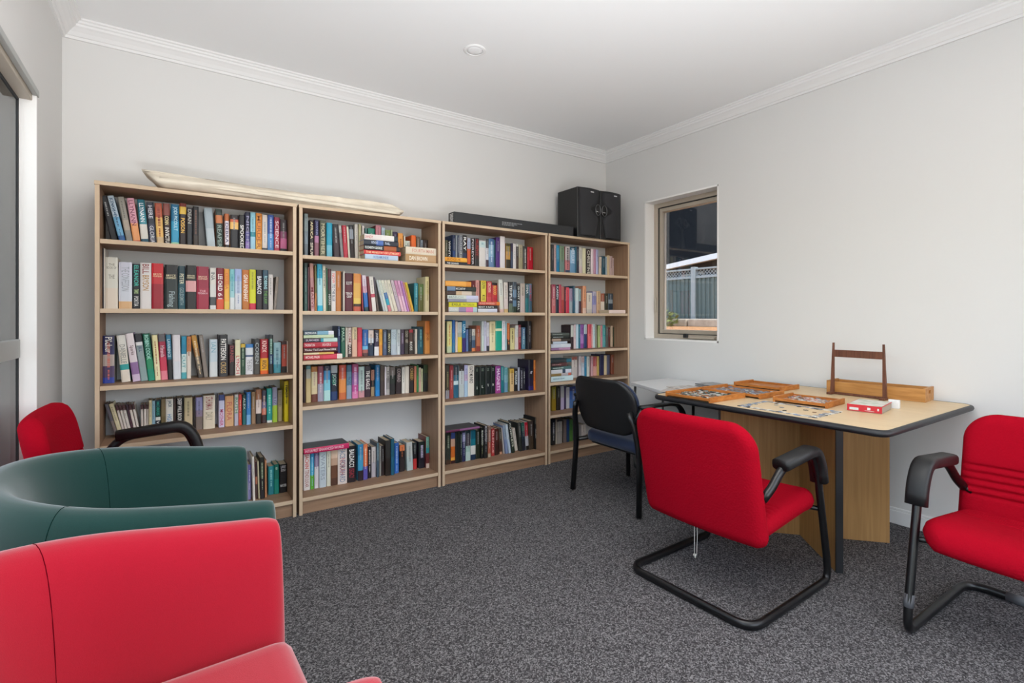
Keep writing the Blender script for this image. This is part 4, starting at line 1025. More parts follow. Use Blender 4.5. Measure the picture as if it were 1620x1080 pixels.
row(1, 4, (470, 670, 9), '''
95 186 425 0|e0d8d4,e0dad6@.5|white hardback with red vertical lettering|V:SACHIN:c8483c:.04:.42;V:TENDULKAR:a8645c:.46:.92
190 242 415 0|2c90c0,38a4cc@.3,58a834@.62|blue over green hardback|~a8d8e8
248 308 410 0|6c6488,8c7c9c@.1,d4d0d4@.4|white hardback with purple top and blue ball|
318 416 390 0|c4d0d4,c0ccd4@.5|pale silver blue hardback|V:WATERS:98a4b0:.1:.8
424 480 378 0|dadac8|ivory hardback with blue flourish|
484 578 370 0|d8bca4,c0a088@.25,6c4834@.45,54382c@.8|tan and brown hardback|
582 712 342 0|dacec8|wide pinkish white hardback|V:FACE FORWARD:8090a8:.04:.95;V:NORAH:d08088:.3:.75
720 836 325 0|1c181c,241c20@.55|black hardback with bold white lettering|V:BALDACCI:f4f4f0:.1:.58;V:LEGACY:a03040:.62:.88
868 944 302 0|2a7ca8,3c94bc@.3,2a1c24@.72|cyan blue hardback with black foot|
946 1006 298 0|d8784c,d8683c@.2,5c54a4@.62|orange over violet hardback|~f0d8c0
1010 1056 330 0|242028|slim black paperback with white lettering|~d8d0c8
1060 1124 338 0|c4bcb8,b4acb4@.5|pale grey hardback|
1126 1166 280 0|54707c,405464@.5|slim slate teal hardback|
1170 1200 320 0|8c8c88||
1202 1244 315 0|241c1c,2c2020@.5|slim black brown hardback|
1258 1336 245 0|2c2a28,241c18@.5|black hardback with small white figure|
1338 1386 220 0|1c5468,205c78@.5|dark teal blue hardback|
1390 1450 280 0|2a5ca8,2c68bc@.5|bright royal blue paperback|~a8c0e0
1462 1534 310 0|d87c4c,241c20@.22,2c2426@.5|black paperback with orange figure at top|
1570 1652 272 -12|b8bcb8,b0c0c0@.5|light grey hardback leaning left|~8c9490
1656 1706 275 -4|2c3434,1c1c20@.3,b83434@.6|black hardback with red lower half|
1735 1820 262 0|1c2824,201c28@.4|black green hardback|~b8b0c8
1826 1892 192 0|70a090,2a8a90@.35,6c3030@.52,c8b4a8@.85|hardback, sea green top and red brown foot|
1895 1956 165 0|7c8cbc,8888b8@.3,d8904c@.55,4c2c34@.85|hardback, periwinkle top and orange foot|
''')
row(1, 4, (470, 670, 9), '''
95 740 338 415|bc1850,c41c5c@.5|black covered book with crimson spine lying across the white books|H:INTERPRET ENHANCED WORLD:f0c8d4:.03:.88
''', flat=1, front=.09, lift=.228, depth=.155, coverc='23282a')
row(2, 0, (695, 355, 13.5), '''
130 182 330 0|5c5c48,706c5c@.5|olive grey paperback behind the flat pair|
186 250 340 0|242424|black paperback with white vertical lettering behind the flat pair|V:WINTON:ecece8:.02:.85
266 348 220 0|1c2c50,24447c@.5|dark blue hardback|
352 386 225 0|98a0a8||
390 428 230 0|485064|slim slate hardback|
430 496 222 0|9ca0a8,a8acb0@.5|light grey hardback with dark lettering|V:CRICKET:4c545c:.03:.8
500 592 230 0|1f1f22,24304c@.55,8c98b8@.75|black hardback with large white word|V:RAY:f6f6f4:.05:.48
600 672 290 0|b4b8cc,a8b4d0@.1,d85c2a@.36,1c2c38@.88|blue and orange paperback|
682 750 292 0|241c20,242020@.5|black paperback with thin white lettering|V:FOREVER:dcd8dc:.03:.9
760 852 290 0|3a2a2c,3c2422@.3,2c2c2c@.7|dark grey paperback with red lettering|V:MURPHY:a83838:.04:.6
856 988 335 0|dad4d0,cce0e0@.03,dcd8d4@.25|wide white paperback with teal roundel|H:OK:2a8ca0:.08:.17
998 1056 310 0|3c4048,d4d4dc@.3,4c3c48@.7|slim black and white paperback|
1064 1168 300 0|4c70a0,88b0cc@.2,6c8cb4@.6|blue grey paperback|~d8e4f0
1172 1198 330 0|2c5c68||
1200 1296 268 0|482470,4c2878@.5|purple hardback|
1300 1406 250 0|e0dadc|tall white hardback right of the purple one|
1430 1520 400 0|44401f,94803c@.1,c89850@.3,38301f@.6|dark gold and black paperback|
1530 1576 400 0|342c48,38445c@.3|slim dark indigo paperback|
1580 1642 410 0|dcd8d8|slim white paperback|
1646 1696 412 0|d0d0c8,383030@.1,4c3c34@.5|slim paperback with dark figure|
1700 1786 432 0|a8a08a,a09878@.5|khaki grey paperback|
1796 1876 462 0|3c3c3a,3c3434@.5|dark grey paperback beside the red one|~c8c8c4
1884 2004 478 0|b81c28,b4142c@.5|bright red paperback at the right end|
''')
row(2, 0, (695, 355, 13.5), '''
125 602 775 850|20202c|thin black book with white lettering, under the orange one|H:THE GRINNER:e8e8e4:.08:.6
125 592 680 772|e49c28,e8a83c@.5|orange book lying flat on a black one|H:ROGUE:a86018:.1:.7
''', flat=1, front=.03, depth=.12)
row(2, 1, (695, 425, 13.5), '''
200 810 798 908|b8bcb8,8c80a0@.35,d07cac@.6,a8c4cc@.85|grey lilac and pink book, lowest of the stack|H:LESSONS:dce0e0:.03:.3
205 802 682 785|d2cc24,d4d030@.5|yellow book with black lettering in the stack|H:EXILE:2a2814:.1:.42;H:PATTERSON:8c8410:.5:.9
190 840 606 668|8c8c9c,b8b4c4@.6|thin lilac grey book in the stack|
174 832 520 602|ccd4cc,c8c8e0@.6|pale green white book in the stack|H:MARCH:9ca8a8:.05:.5
170 782 428 516|44302c,c8ac8c@.3,d4c4b4@.5,7c7468@.85|brown and cream book in the stack|
165 790 325 420|6c84a0,24262a@.28,2a302c@.7|black and blue book, second from the top of stack|H:MCCARTHY:e8ecec:.3:.62
130 680 208 320|e8a448,dc9038@.8|thick orange yellow book, topmost of the stack|
''', flat=1, front=.03, depth=.17)
row(2, 1, (695, 425, 13.5), '''
830 1236 840 918|ccd0d8,c8ccdc@.5|white book, lowest of the three flat books|
830 1240 765 836|242424,2c2c2a@.6|black book with white lettering, middle of three|H:BEAST X RATS:e8e8e4:.02:.8
838 1292 680 758|c45444,cc5c44@.5,dc8438@.85|brick orange book, topmost of the three flat books|H:HORSE WHISPERER:e8b4a0:.05:.75
''', flat=1, front=.03, depth=.12)
row(2, 1, (695, 425, 13.5), '''
690 772 256 0|681820|dark red hardback behind the flat books|
780 858 244 0|dc9c94,d8a8a0@.5|pink hardback behind the flat books|
862 890 260 0|6c4430||
896 1002 250 0|e0c038,e4d850@.06|yellow hardback with black lettering behind the flat books|V:OLIVIA:3a3818:.04:.26;V:MOORE:3a3818:.45:.62
1020 1122 268 0|c83c44,d05058@.5|coral red hardback behind the flat books|V:GROWN:f4dcc4:.04:.35
1134 1240 300 0|1f1a1a,c42c34@.08,b82838@.5|scarlet hardback with black top|V:BLOOD:f0cc60:.1:.4
1296 1382 235 -32|d8dcd4,d8d8cc@.5,e0c0b8@.9|white book leaning left beside the flat books|
1388 1474 290 -10|dcd4cc,d8ccc8@.5,d0b07c@.88|pinkish white hardback|
1488 1570 280 0|3c3c3e,34343a@.3,5c6c5c@.7|dark grey hardback with white lettering|V:TEMPLE:e4e8e8:.1:.62
1574 1655 280 0|44505c,6888a4@.25,34485c@.5,5c7c98@.6,24382c@.8|steel blue hardback|
1664 1724 345 0|202422|slim black paperback with white lettering strip|V:GHOST DELL:e4e8e4:.05:.9
1732 1834 310 0|b8aca0,c0b0ac@.4|taupe paperback|
1846 1912 315 0|34545c,246c74@.5|teal black paperback|V:DINA:e4e8ec:.05:.35
1914 1982 320 0|5c7c94,3c5c70@.4|slate paperback with pale label at the right end|V:LOOK FIRST:b83c50:.05:.6
''')
row(2, 2, (695, 490, 13.5), '''
138 160 270 0|2c3c20||
165 272 244 0|e4dc9c,dcd88c@.4,c4d0a8@.8|pale yellow hardback at the left end|~c87c38
276 340 218 0|1c60ac,2070b8@.4,3c80a8@.7|cobalt blue hardback|
345 394 248 0|dccac0|slim pale pink hardback|
398 486 262 0|c8d0cc,a8b0a4@.35,e0c83c@.5|hardback, pale grey over yellow|
490 568 235 0|1c80b0,1c6ca0@.35,34246c@.55|hardback, blue over purple|V:LIYA:d4ecf0:.12:.4
572 624 420 0|6880b4|slim periwinkle paperback|
628 690 395 0|2a3040,24303c@.5|dark blue black paperback|
698 772 408 0|ccc8c0,7c8c98@.3,3c5470@.5,d88454@.85|grey blue paperback with orange foot|
778 880 338 0|a04c2c,b06848@.3,88342c@.8|rust brown paperback|
884 956 244 0|ccd4d8,ccdcd4@.5|white hardback right of the rust one|
960 1010 244 0|c8c8dc|lavender white hardback|
1014 1072 268 0|d4d4dc,c0b8cc@.5,383a48@.82|white hardback with dark foot|
1076 1196 250 0|dccca0,e4d8b0@.4|wide cream hardback|~b0a880
1202 1340 235 0|0c907c,d4dcb4@.26,10a088@.34|wide emerald hardback with a cream band|
1344 1412 235 0|e0e0e8,dcdce4@.5|pure white hardback right of the emerald one|
1416 1442 262 0|a8d0dc||
1448 1508 285 0|c46830,342420@.6|brown black hardback with orange lettering|V:JUNGLE:e8884c:.05:.8
1518 1608 388 0|d0c488,d4cc94@.5|yellow cream paperback with a black dot|~5c5438
1616 1692 330 0|ccd0cc,d4c8c4@.5|greyish white paperback|
1696 1748 320 0|782430,8c2430@.5|slim dark red paperback|~e8d0cc
1766 1842 378 0|4c7094,5c88a0@.4|dusty blue paperback|~e0ecf0
1850 1970 240 0|1c1a1c,1f1c24@.5|thick tall black hardback at the right end|~8c8890
''')
row(2, 3, (695, 560, 13.5), '''
140 218 240 0|3c3830,443c30@.3,94909c@.75|dark brown and grey paperback at the left end|~8c845c
226 304 240 0|8c2c34,a04440@.4|brick red paperback|~dca0a0
310 412 240 0|1c303c,2c6880@.3,c4d8dc@.48,2c6480@.6|teal paperback with white splash|
428 532 240 0|2c2828,c4ccd0@.18,b8c4c4@.6|silver grey paperback with black top|
540 612 235 0|b4b4d8,c0a8c8@.3,a8c4dc@.5|pale blue lilac paperback|
616 748 238 0|e0dad0,e0dcd0@.6|wide cream paperback with bold black lettering|V:KATE MUNRO:2c2420:.05:.58
760 852 275 0|141c1a,16241f@.5|first of four matching black green paperbacks|H:OO:7c8c7c:.06:.2;H:A:dce0d8:.68:.82
864 986 270 0|141c1a,16241f@.5|second of four matching black green paperbacks|H:OO:8c9c8c:.06:.2;H:L:e4e4dc:.66:.78
990 1096 265 0|141c1a,161f24@.5|third of four matching black green paperbacks|H:OO:8c9c8c:.06:.2;H:V:c8ccc4:.62:.76
1104 1196 265 0|141c1a,141c24@.5|last of four matching black green paperbacks|H:OO:8c9c8c:.06:.2;H:M:dcdccc:.62:.74
1204 1316 255 0|8c3c88,a0408c@.4|violet magenta paperback|V:MAGNETS:f0d8f0:.1:.9
1320 1386 265 0|2c8890,1c707c@.5|teal paperback right of the violet one|
1392 1466 290 0|6ca8b0,88b8c4@.3,6c98b4@.6|light blue grey paperback|
1470 1502 300 0|607048||
1510 1598 315 0|d0a848,dcbc84@.2,d8b888@.7|golden cream paperback|~6c4c28
1602 1676 320 0|1f1c1c|black paperback with white lettering beside the golden one|V:STREAM:d8e0e0:.1:.7
1680 1718 290 0|b8bccc|slim pale lilac grey paperback|
1728 1782 300 0|1c1c2c|slim blue black paperback|V:JACKSON:b8b8c0:.1:.9
1786 1842 305 0|242430|slim dark paperback|~c8c8c8
1856 2012 130 0|181828,20202c@.3,241c38@.6,2c2460@.85|tall wide blue black hardback|V:hay:dcdce8:.38:.46
2020 2072 130 0|dc8440,c86428@.3,e07c30@.7|tall slim orange book at the right end|
''')
row(2, 4, (695, 650, 12), '''
130 216 425 0|242c20,343830@.4,4c3428@.85|dark olive hardback at the left end|~8c9480
222 302 415 0|34447c,c09880@.2,c86828@.45,dc9c3c@.8,3c2024@.9|orange sunset hardback|
306 392 385 0|1c2420,182020@.5|wide black green hardback|
396 436 390 0|202422|slim black hardback|~7c8c88
442 498 385 0|1c2038,8c8cb4@.05,2c3058@.35|navy hardback with lilac top|~e0e0f0
506 592 385 0|182c34,3c3440@.1,a0c0b8@.5,b4ccc8@.7|hardback, dark top and pale green foot|
598 692 368 0|145c70,1c7484@.3,d8d8d4@.52,1c3450@.82|hardback, teal over white|
700 776 370 0|1c2418,22281c@.5|black hardback beside the teal and white one|
780 842 320 0|181818|black hardback with bold white lettering|V:BALDACCI:ecece8:.1:.55;~a8b084
846 920 280 0|181420,1c1c1c@.5|tall black hardback with silver lettering|V:MICHAEL CONNELLY:d4d0d0:.02:.5;~8c8888
926 982 300 0|8c7468,a8604c@.5,b8ac94@.88|red brown hardback|~d8a898
990 1052 338 0|a02c30,a83030@.5|red paperback with pink lettering|V:SILENCE:e8b0a8:.05:.9
1056 1128 345 0|4c2018,3c201c@.5|dark red brown paperback|
1134 1200 330 -24|4c4438,4c342c@.5,d0a080@.9|dark brown paperback leaning left|
1204 1240 320 -54|d0c4bc|thin cream paperback leaning left|
1256 1314 270 -72|8c9cac,8090b4@.5|grey blue hardback leaning left|
1318 1370 255 -84|c8d4dc,b4c4d4@.5|pale blue hardback leaning left|
1374 1440 215 -98|202428,243028@.5|black hardback with white lettering leaning left|V:COMPLETE:e8e8d4:.02:.8
1444 1496 330 -70|dcd4c8|slim cream paperback leaning left|
1516 1580 225 -50|4c4c48,2c302c@.5|dark grey hardback leaning left|
1584 1640 220 -34|2c5c50,243440@.3,202430@.6|dark green hardback leaning left|
1650 1706 215 -36|b01c30,a8182c@.2,b4b8c0@.5,202020@.85|red over grey hardback leaning left|
1710 1796 195 -8|3c302c,44382c@.5|dark brown hardback|
1802 1882 130 0|5c5448,1c1c1c@.2,181c1a@.5|tall black hardback with white emblem|V:THE/END:dcdcd4:.35:.65
''')
row(2, 4, (695, 650, 12), '''
130 768 358 400|683050,8c5c84@.4|black covered book with plum spine lying across the dark hardbacks|
''', flat=1, front=.09, lift=.236, depth=.16, coverc='2c2224')
S4 = 8.307
row(3, 0, (860, 370, S4), '''
106 136 138 0|38383c||
140 168 140 0|c8a8a8|slim pinkish grey hardback at the left end|
172 208 145 0|2494bc,1c7ca8@.5|slim cyan blue hardback|
214 276 155 0|7c9478,708c84@.5|sage green hardback|
288 346 162 0|c8c0c0,c87c80@.5,3c4c68@.85|white hardback with red lower part|~3c3c44
352 416 170 0|245068,8cb8d8@.1,6c98bc@.6|pale blue lettered hardback|V:MERCURY:e0e8f4:.05:.6
420 432 170 0|2c6c84||
436 466 165 0|2c3040||
470 510 168 0|ccc8be,d0bcbc@.7|slim grey cream hardback|
514 556 185 0|dcd8b4|slim lemon cream hardback|
562 620 195 0|3c2c28,302824@.5|dark brown hardback with white lettering|V:CHRISTINE:e4e0d4:.05:.95
624 656 194 0|e4d4d8|slim pale pink white hardback|
660 690 200 0|c08ca4|slim mauve pink hardback|
693 722 205 0|b0b4d8|slim lavender hardback|
728 762 300 6|dccab8|slim ivory paperback|
764 814 290 0|1c4858|dark teal paperback|
818 832 300 0|a8bcc8||
836 870 280 0|d4bc98|slim tan paperback|
873 906 290 0|c4a8a4|slim dusty pink paperback|
908 940 315 0|c8b0ac|slim pinkish paperback at the right end|
''')
row(3, 1, (860, 370, S4), '''
110 160 662 0|b04c60,c87074@.5|rose red hardback at the left end|~f0d0d0
163 202 670 0|242a38,283040@.5|navy black hardback with white lettering|V:KAREN:dce4ec:.05:.5
205 236 665 0|c04c5c|slim coral hardback|
238 272 692 0|b86c64,b04440@.5|slim brick pink hardback|
275 296 695 0|5c2430||
298 338 700 0|dc5060,cc3450@.5|bright rose paperback|
341 382 715 0|a894ac,a0acb4@.5|mauve grey paperback|
386 416 680 0|546c7c,34647c@.5|slim slate blue hardback|
420 464 710 0|c8dcdc,c4d0dc@.5|pale aqua white paperback|
468 496 722 0|8ca8ac,4c3844@.5|slim grey paperback|
518 562 682 0|e4a078,d8987c@.5,e0c0b0@.8|peach orange hardback|
568 640 770 0|dad2c4,ccc4bc@.8|wide cream paperback|
645 696 755 0|b8b4c8,8c8cc0@.2,b4a8bc@.6|lilac blue paperback|
700 750 750 0|d0b08c,c8a484@.5|tan paperback|
753 802 782 0|a05c44,dcd0c0@.4|cream and rust paperback|
806 850 782 0|38382c|dark olive paperback|
855 912 782 0|3c4c58,8c98a0@.3,2c3844@.5|dark slate paperback at the right end|
''')
row(3, 1, (860, 370, S4), '''
862 1075 990 1036|e8d2ca|pinkish white book lying flat at the shelf front|
''', flat=1, front=.01, depth=.13)
row(3, 2, (860, 490, S4), '''
102 352 488 522|8c6890,b088a8@.4|plum book, lowest of the flat stack|
102 356 436 484|c4ccd8,ccd4dc@.5|pale blue white book in the flat stack|
124 312 400 434|c0ccdc||
108 345 360 396|a89484,3c3430@.5|brown and black book in the flat stack|
108 342 320 356|2c302e|black book in the flat stack|~a0a8a4
104 340 282 318|4c5450|dark grey green book, topmost of the flat stack|~a0a8a0
''', flat=1, front=.05, depth=.12)
row(3, 2, (860, 490, S4), '''
360 396 200 0|c8ccc4,34242c@.5|slim paperback, pale top and dark foot|
400 428 192 0|dcc8cc|slim pale pink paperback|
432 460 190 0|c4dce8|slim ice blue paperback|
462 484 192 0|1c7088||
487 530 192 0|8c58a4,b07cc0@.4,8c4c98@.8|purple paperback|
534 572 192 0|c4d4dc,1c3c6c@.4|navy and white paperback|
586 632 190 0|d85868,e46c70@.4|coral pink paperback|
635 654 190 0|dcb8b8||
656 676 190 0|c4dce0||
679 702 190 0|98948c||
720 748 205 0|a8b878|slim light green paperback|
750 776 205 0|c48490|slim dusty rose paperback|
780 818 200 0|3c9494,5c9ca0@.5|sea green paperback|
824 852 225 0|5c5c58|slim charcoal paperback|
855 876 230 0|5c2824||
880 914 210 0|b8a088|slim light brown paperback|
916 932 230 0|2c3820||
''')
row(3, 3, (860, 490, S4), '''
100 388 882 950|c4d8dc,c8e0e4@.5|pale ice blue book, lowest of the flat stack|~7ca0b0
100 362 845 880|8c7448,b4acb0@.5,c86854@.85|yellow brown and grey book in the stack|
100 366 788 838|d4d4d8,38485c@.55,d0d4e0@.7|white book with dark patch in the stack|
100 366 742 782|2c4844,4c6c6c@.5|dark green book in the stack|~ccd8d0
100 310 690 738|3c2828,5c3838@.5|dark brown book in the stack|~c09090
104 366 640 684|34383c,2c6c80@.75|charcoal and teal book, topmost of the stack|
''', flat=1, front=.04, depth=.14)
row(3, 3, (860, 490, S4), '''
374 442 618 0|a05c50,dcd4cc@.15,d0c8c4@.5|white paperback with brown top and dark spot|
466 498 610 0|d4ccd0||
500 538 612 0|d4bcbc,c4d0dc@.3|slim pale pink and blue paperback|
541 568 612 0|2880a8|slim blue paperback|
571 606 612 0|d0d4cc|slim pale grey paperback|
626 654 612 0|c89ca0||
656 700 618 0|b03c44,dca094@.5|red and pink paperback|
703 732 612 0|c8a860|slim gold paperback|
735 794 590 0|24284c,2c2c50@.5|navy paperback|
798 832 600 0|dcc8a0|slim cream paperback|
836 872 590 0|54546c|slim slate grey paperback|
888 936 590 0|844830,7c4430@.5|rust brown paperback at the right end|
''')
row(3, 4, (860, 590, S4), '''
110 166 180 0|8c8020,94781c@.5|mustard olive paperback at the left end|
176 224 180 0|282820,2c2420@.5|black paperback|
230 272 170 0|a8a8a8,b4a8c8@.5|pale grey paperback|
275 296 180 0|382c50||
300 342 190 0|b8b4b8,c4c4cc@.5|silver white paperback|
345 442 182 0|343c6c,3c5c9c@.2,486ca0@.6|wide denim blue paperback|
''')
row(3, 5, (860, 590, S4), '''
106 158 610 0|1c2030,202428@.5|navy black hardback|~c0c4cc
160 174 620 0|c4bcb0||
176 246 610 0|302c2c,b4b0a8@.1,a09c98@.5|grey cream hardback|
264 304 612 0|706460|taupe grey hardback|
307 342 610 0|203c74,1c4068@.5|slim royal blue hardback|
344 386 612 0|3c6c34,4c7838@.5|leaf green hardback|
390 432 612 0|4c3c50,4c4c58@.5|dark plum grey hardback|
500 556 680 0|c4bcb4,b4aca8@.5|pale grey paperback between the chair legs|
''')

SHELF_NAME = {4: ['top shelf', 'second shelf', 'third shelf', 'fourth shelf', 'bottom shelf'], 5: ['top shelf', 'second shelf', 'third shelf', 'fourth shelf', 'fifth shelf', 'bottom shelf']}
HUES = [('ffffff', 'white'), ('d8d0c0', 'cream'), ('c0c0c4', 'pale grey'), ('8a8a8c', 'grey'), ('505054', 'dark grey'), ('1c1c1e', 'black'), ('2a2a50', 'navy'), ('7a2030', 'maroon'),
        ('4a3028', 'dark brown'), ('9a6a48', 'brown'), ('2a6a58', 'green'), ('4a90c0', 'blue'), ('a8c8d8', 'pale blue'), ('d8a8b0', 'pink'), ('b0a080', 'khaki')]
def hue(c):
    r = [int(c[i:i + 2], 16) for i in (0, 2, 4)]
    return min(HUES, key=lambda h: sum((int(h[0][i:i + 2], 16) - r[i // 2]) ** 2 for i in (0, 2, 4)))[1]
_glyph = {}
def glyphs(word):
    """Outline mesh of a word, fitted to a unit box: (points, triangles, width / height)."""
    if word not in _glyph:
        cu = bpy.data.curves.new('lettering', 'FONT'); cu.body = word; cu.resolution_u = 2; cu.offset = .012; cu.fill_mode = 'FRONT'
        o = bpy.data.objects.new('lettering', cu); C.objects.link(o)
        dg = bpy.context.evaluated_depsgraph_get(); me = bpy.data.meshes.new_from_object(o.evaluated_get(dg))
        P = [v.co.copy() for v in me.vertices]; F = [tuple(p.vertices) for p in me.polygons]
        bpy.data.objects.remove(o); bpy.data.meshes.remove(me); bpy.data.curves.remove(cu)
        x0, x1 = min(p.x for p in P), max(p.x for p in P); y0, y1 = min(p.y for p in P), max(p.y for p in P)
        _glyph[word] = ([((p.x - x0) / (x1 - x0), (p.y - y0) / (y1 - y0)) for p in P], F)
    return _glyph[word]
class Cover:
    """Builds one cover mesh with a printed colour per face."""
    def __init__(s): s.v = []; s.f = []; s.c = []
    def quad(s, pts, col):
        n = len(s.v); s.v += pts; s.f.append(tuple(range(n, n + len(pts)))); s.c.append(col)
    def word(s, text, a0, a1, b0, b1, put, col):
        P, F = glyphs(text); n = len(s.v); s.v += [put(a0 + (a1 - a0) * x, b0 + (b1 - b0) * y) for x, y in P]
        for f in F: s.f.append(tuple(i + n for i in f)); s.c.append(col)
    def mesh(s, name):
        me = bpy.data.meshes.new(name); me.from_pydata(s.v, [], s.f); at = me.color_attributes.new('Col', 'FLOAT_COLOR', 'CORNER')
        data = []
        for p, c in zip(me.polygons, s.c): data += [*c, 1.0] * p.loop_total
        at.data.foreach_set('color', data); me.materials.append(M['cover']); return me
def stripes(spec):
    out = []
    for q in spec.split(','):
        c, _, a = q.partition('@'); out.append((float('0' + a) if a else 0.0, c))
    return out
def lum(c): return sum(int(c[i:i + 2], 16) for i in (0, 2, 4)) / 765
def build_book(W, H, D, spec, words, rnd, cover_col=None):
    """Book standing on z=0, spine toward -y from x=0..W, D deep. Returns (cover mesh, page block corners)."""
    cv = Cover(); st = stripes(spec); t = min(.0022, W * .16); r = min(.003, W * .18)
    prof = [(0, r), (W * .18, .0), (W * .82, .0), (W, r)]
    bands = [(1 - a, c) for a, c in st] + [(0, None)]
    for (z1, c), (z0, _) in zip(bands, bands[1:]):
        col = hexc(c); a, b = z0 * H, z1 * H
        for p, q in zip(prof, prof[1:]): cv.quad([(p[0], p[1], a), (q[0], q[1], a), (q[0], q[1], b), (p[0], p[1], b)], col)
    mc = hexc(cover_col or st[len(st) // 2][1]); y1 = D
    inner = [(t, D), (t, r + t), (W - t, r + t), (W - t, D)]
    cv.quad([(0, D, 0), (0, r, 0), (0, r, H), (0, D, H)], mc); cv.quad([(W, r, 0), (W, D, 0), (W, D, H), (W, r, H)], mc)
    for z, fl in ((0, 1), (H, 0)):
        for q in ([(0, r, z), (t, r, z), (t, D, z), (0, D, z)], [(W - t, r, z), (W, r, z), (W, D, z), (W - t, D, z)],
                  [(0, r, z), (W * .18, 0, z), (W * .82, 0, z), (W, r, z), (W - t, r + t, z), (t, r + t, z)]):
            cv.quad(q[::-1] if fl else q, mc)
    cv.quad([(t, r, 0), (t, D, 0), (t, D, H), (t, r, H)], mc); cv.quad([(W - t, D, 0), (W - t, r, 0), (W - t, r, H), (W - t, D, H)], mc)
    cv.quad([(t, r + t, 0), (W - t, r + t, 0), (W - t, r + t, H), (t, r + t, H)], mc)
    cv.quad([(0, D, 0), (0, D, H), (t, D, H), (t, D, 0)], mc); cv.quad([(W - t, D, 0), (W - t, D, H), (W, D, H), (W, D, 0)], mc)
    e = -.00035
    def mark(z0, z1, col, x0, x1):
        z = z1; 
        while z > z0:
            l = rnd.uniform(.0025, .0065)
            cv.quad([(x0, e, max(z - l, z0)), (x1, e, max(z - l, z0)), (x1, e, z), (x0, e, z)], col); z -= l + rnd.uniform(.0012, .004)
    for q in (words.split(';') if words else []):
        if q[0] == '~':
            if W < .006: continue
            a = rnd.uniform(.05, .2); b = rnd.uniform(.45, .7); k = rnd.uniform(.12, .2)
            mark(H * (1 - b), H * (1 - a), hexc(q[1:]), W * (.5 - k), W * (.5 + k))
            if rnd.random() < .6: mark(H * (1 - b - .25), H * (1 - b - .05), hexc(q[1:]), W * (.5 - k * .6), W * (.5 + k * .6))
            continue
        kind, text, c, a, b = q.split(':'); a, b = float(a), float(b)
        if kind == 'V':
            L = text.split('/'); n = len(L)
            for i, wd in enumerate(L):
                h = min(W * .60 / n, .034); cx = W * (.5 + (n - 1) / 2 * .30 - i * .30)
                cv.word(wd, H * (1 - a), H * (1 - b), cx - h / 2, cx + h / 2, lambda u, v: (v, e, u), hexc(c))
        else:
            L = text.split('/'); n = len(L); dz = (b - a) / n
            for i, wd in enumerate(L):
                z1 = H * (1 - a - i * dz); z0 = z1 - H * dz * .78
                m_ = W * max(.10, .42 - .055 * len(wd) * 1.0)
                cv.word(wd, m_, W - m_, z0, z1, lambda u, v: (u, e, v), hexc(c))
    if not words and W > .012 and rnd.random() < .8:
        base = st[0][1]; dark = lum(base) > .5; c = tuple(x * .45 for x in hexc(base)) if dark else tuple(min(1, x * .5 + .28) for x in hexc(base))
        a = rnd.uniform(.05, .15); b = rnd.uniform(.4, .6); mark(H * (1 - b), H * (1 - a), c, W * .36, W * .6)
    g = .0035 if H > .1 else .001
    return cv, (t + .0002, W - t - .0002, r + t + .0005, D - .003, g, H - g)
def build_flat(L, T, D, spec, words, rnd, cover_col=None):
    """Book lying flat: spine toward -y, L long, T thick."""
    cv = Cover(); st = stripes(spec); t = min(.002, T * .14)
    bands = [(a, c) for a, c in st] + [(1, None)]
    for (x0, c), (x1, _) in zip(bands, bands[1:]):
        a, b = x0 * L, x1 * L; col = hexc(c)
        for p, q in (((.0025, 0), (0, T * .2)), ((0, T * .2), (0, T * .8)), ((0, T * .8), (.0025, T))):
            cv.quad([(a, p[0], p[1]), (b, p[0], p[1]), (b, q[0], q[1]), (a, q[0], q[1])], col)
    mc = hexc(cover_col or st[len(st) // 2][1])
    for z0, z1 in ((0, t), (T - t, T)):
        cv.quad([(0, .0025, z1), (L, .0025, z1), (L, D, z1), (0, D, z1)], mc); cv.quad([(0, D, z0), (L, D, z0), (L, .0025, z0), (0, .0025, z0)], mc)
        cv.quad([(0, D, z0), (0, .0025, z0), (0, .0025, z1), (0, D, z1)], mc); cv.quad([(L, .0025, z0), (L, D, z0), (L, D, z1), (L, .0025, z1)], mc); cv.quad([(L, D, z0), (0, D, z0), (0, D, z1), (L, D, z1)], mc)
    cv.quad([(0, .0045, t), (L, .0045, t), (L, .0045, T - t), (0, .0045, T - t)][::-1], mc)
    e = -.0004
    for q in (words.split(';') if words else []):
        if q[0] == '~':
            x = L * .08
            while x < L * .6:
                l = rnd.uniform(.003, .008); cv.quad([(x, e, T * .38), (x + l, e, T * .38), (x + l, e, T * .64), (x, e, T * .64)], hexc(q[1:])); x += l + .003
            continue
        _, text, c, a, b = q.split(':'); cv.word(text.split('/')[0], L * float(a), L * float(b), T * .26, T * .76, lambda u, v: (u, e, v), hexc(c))
    return cv, (.003, L - .003, .005, D - .002, t + .0001, T - t - .0001)

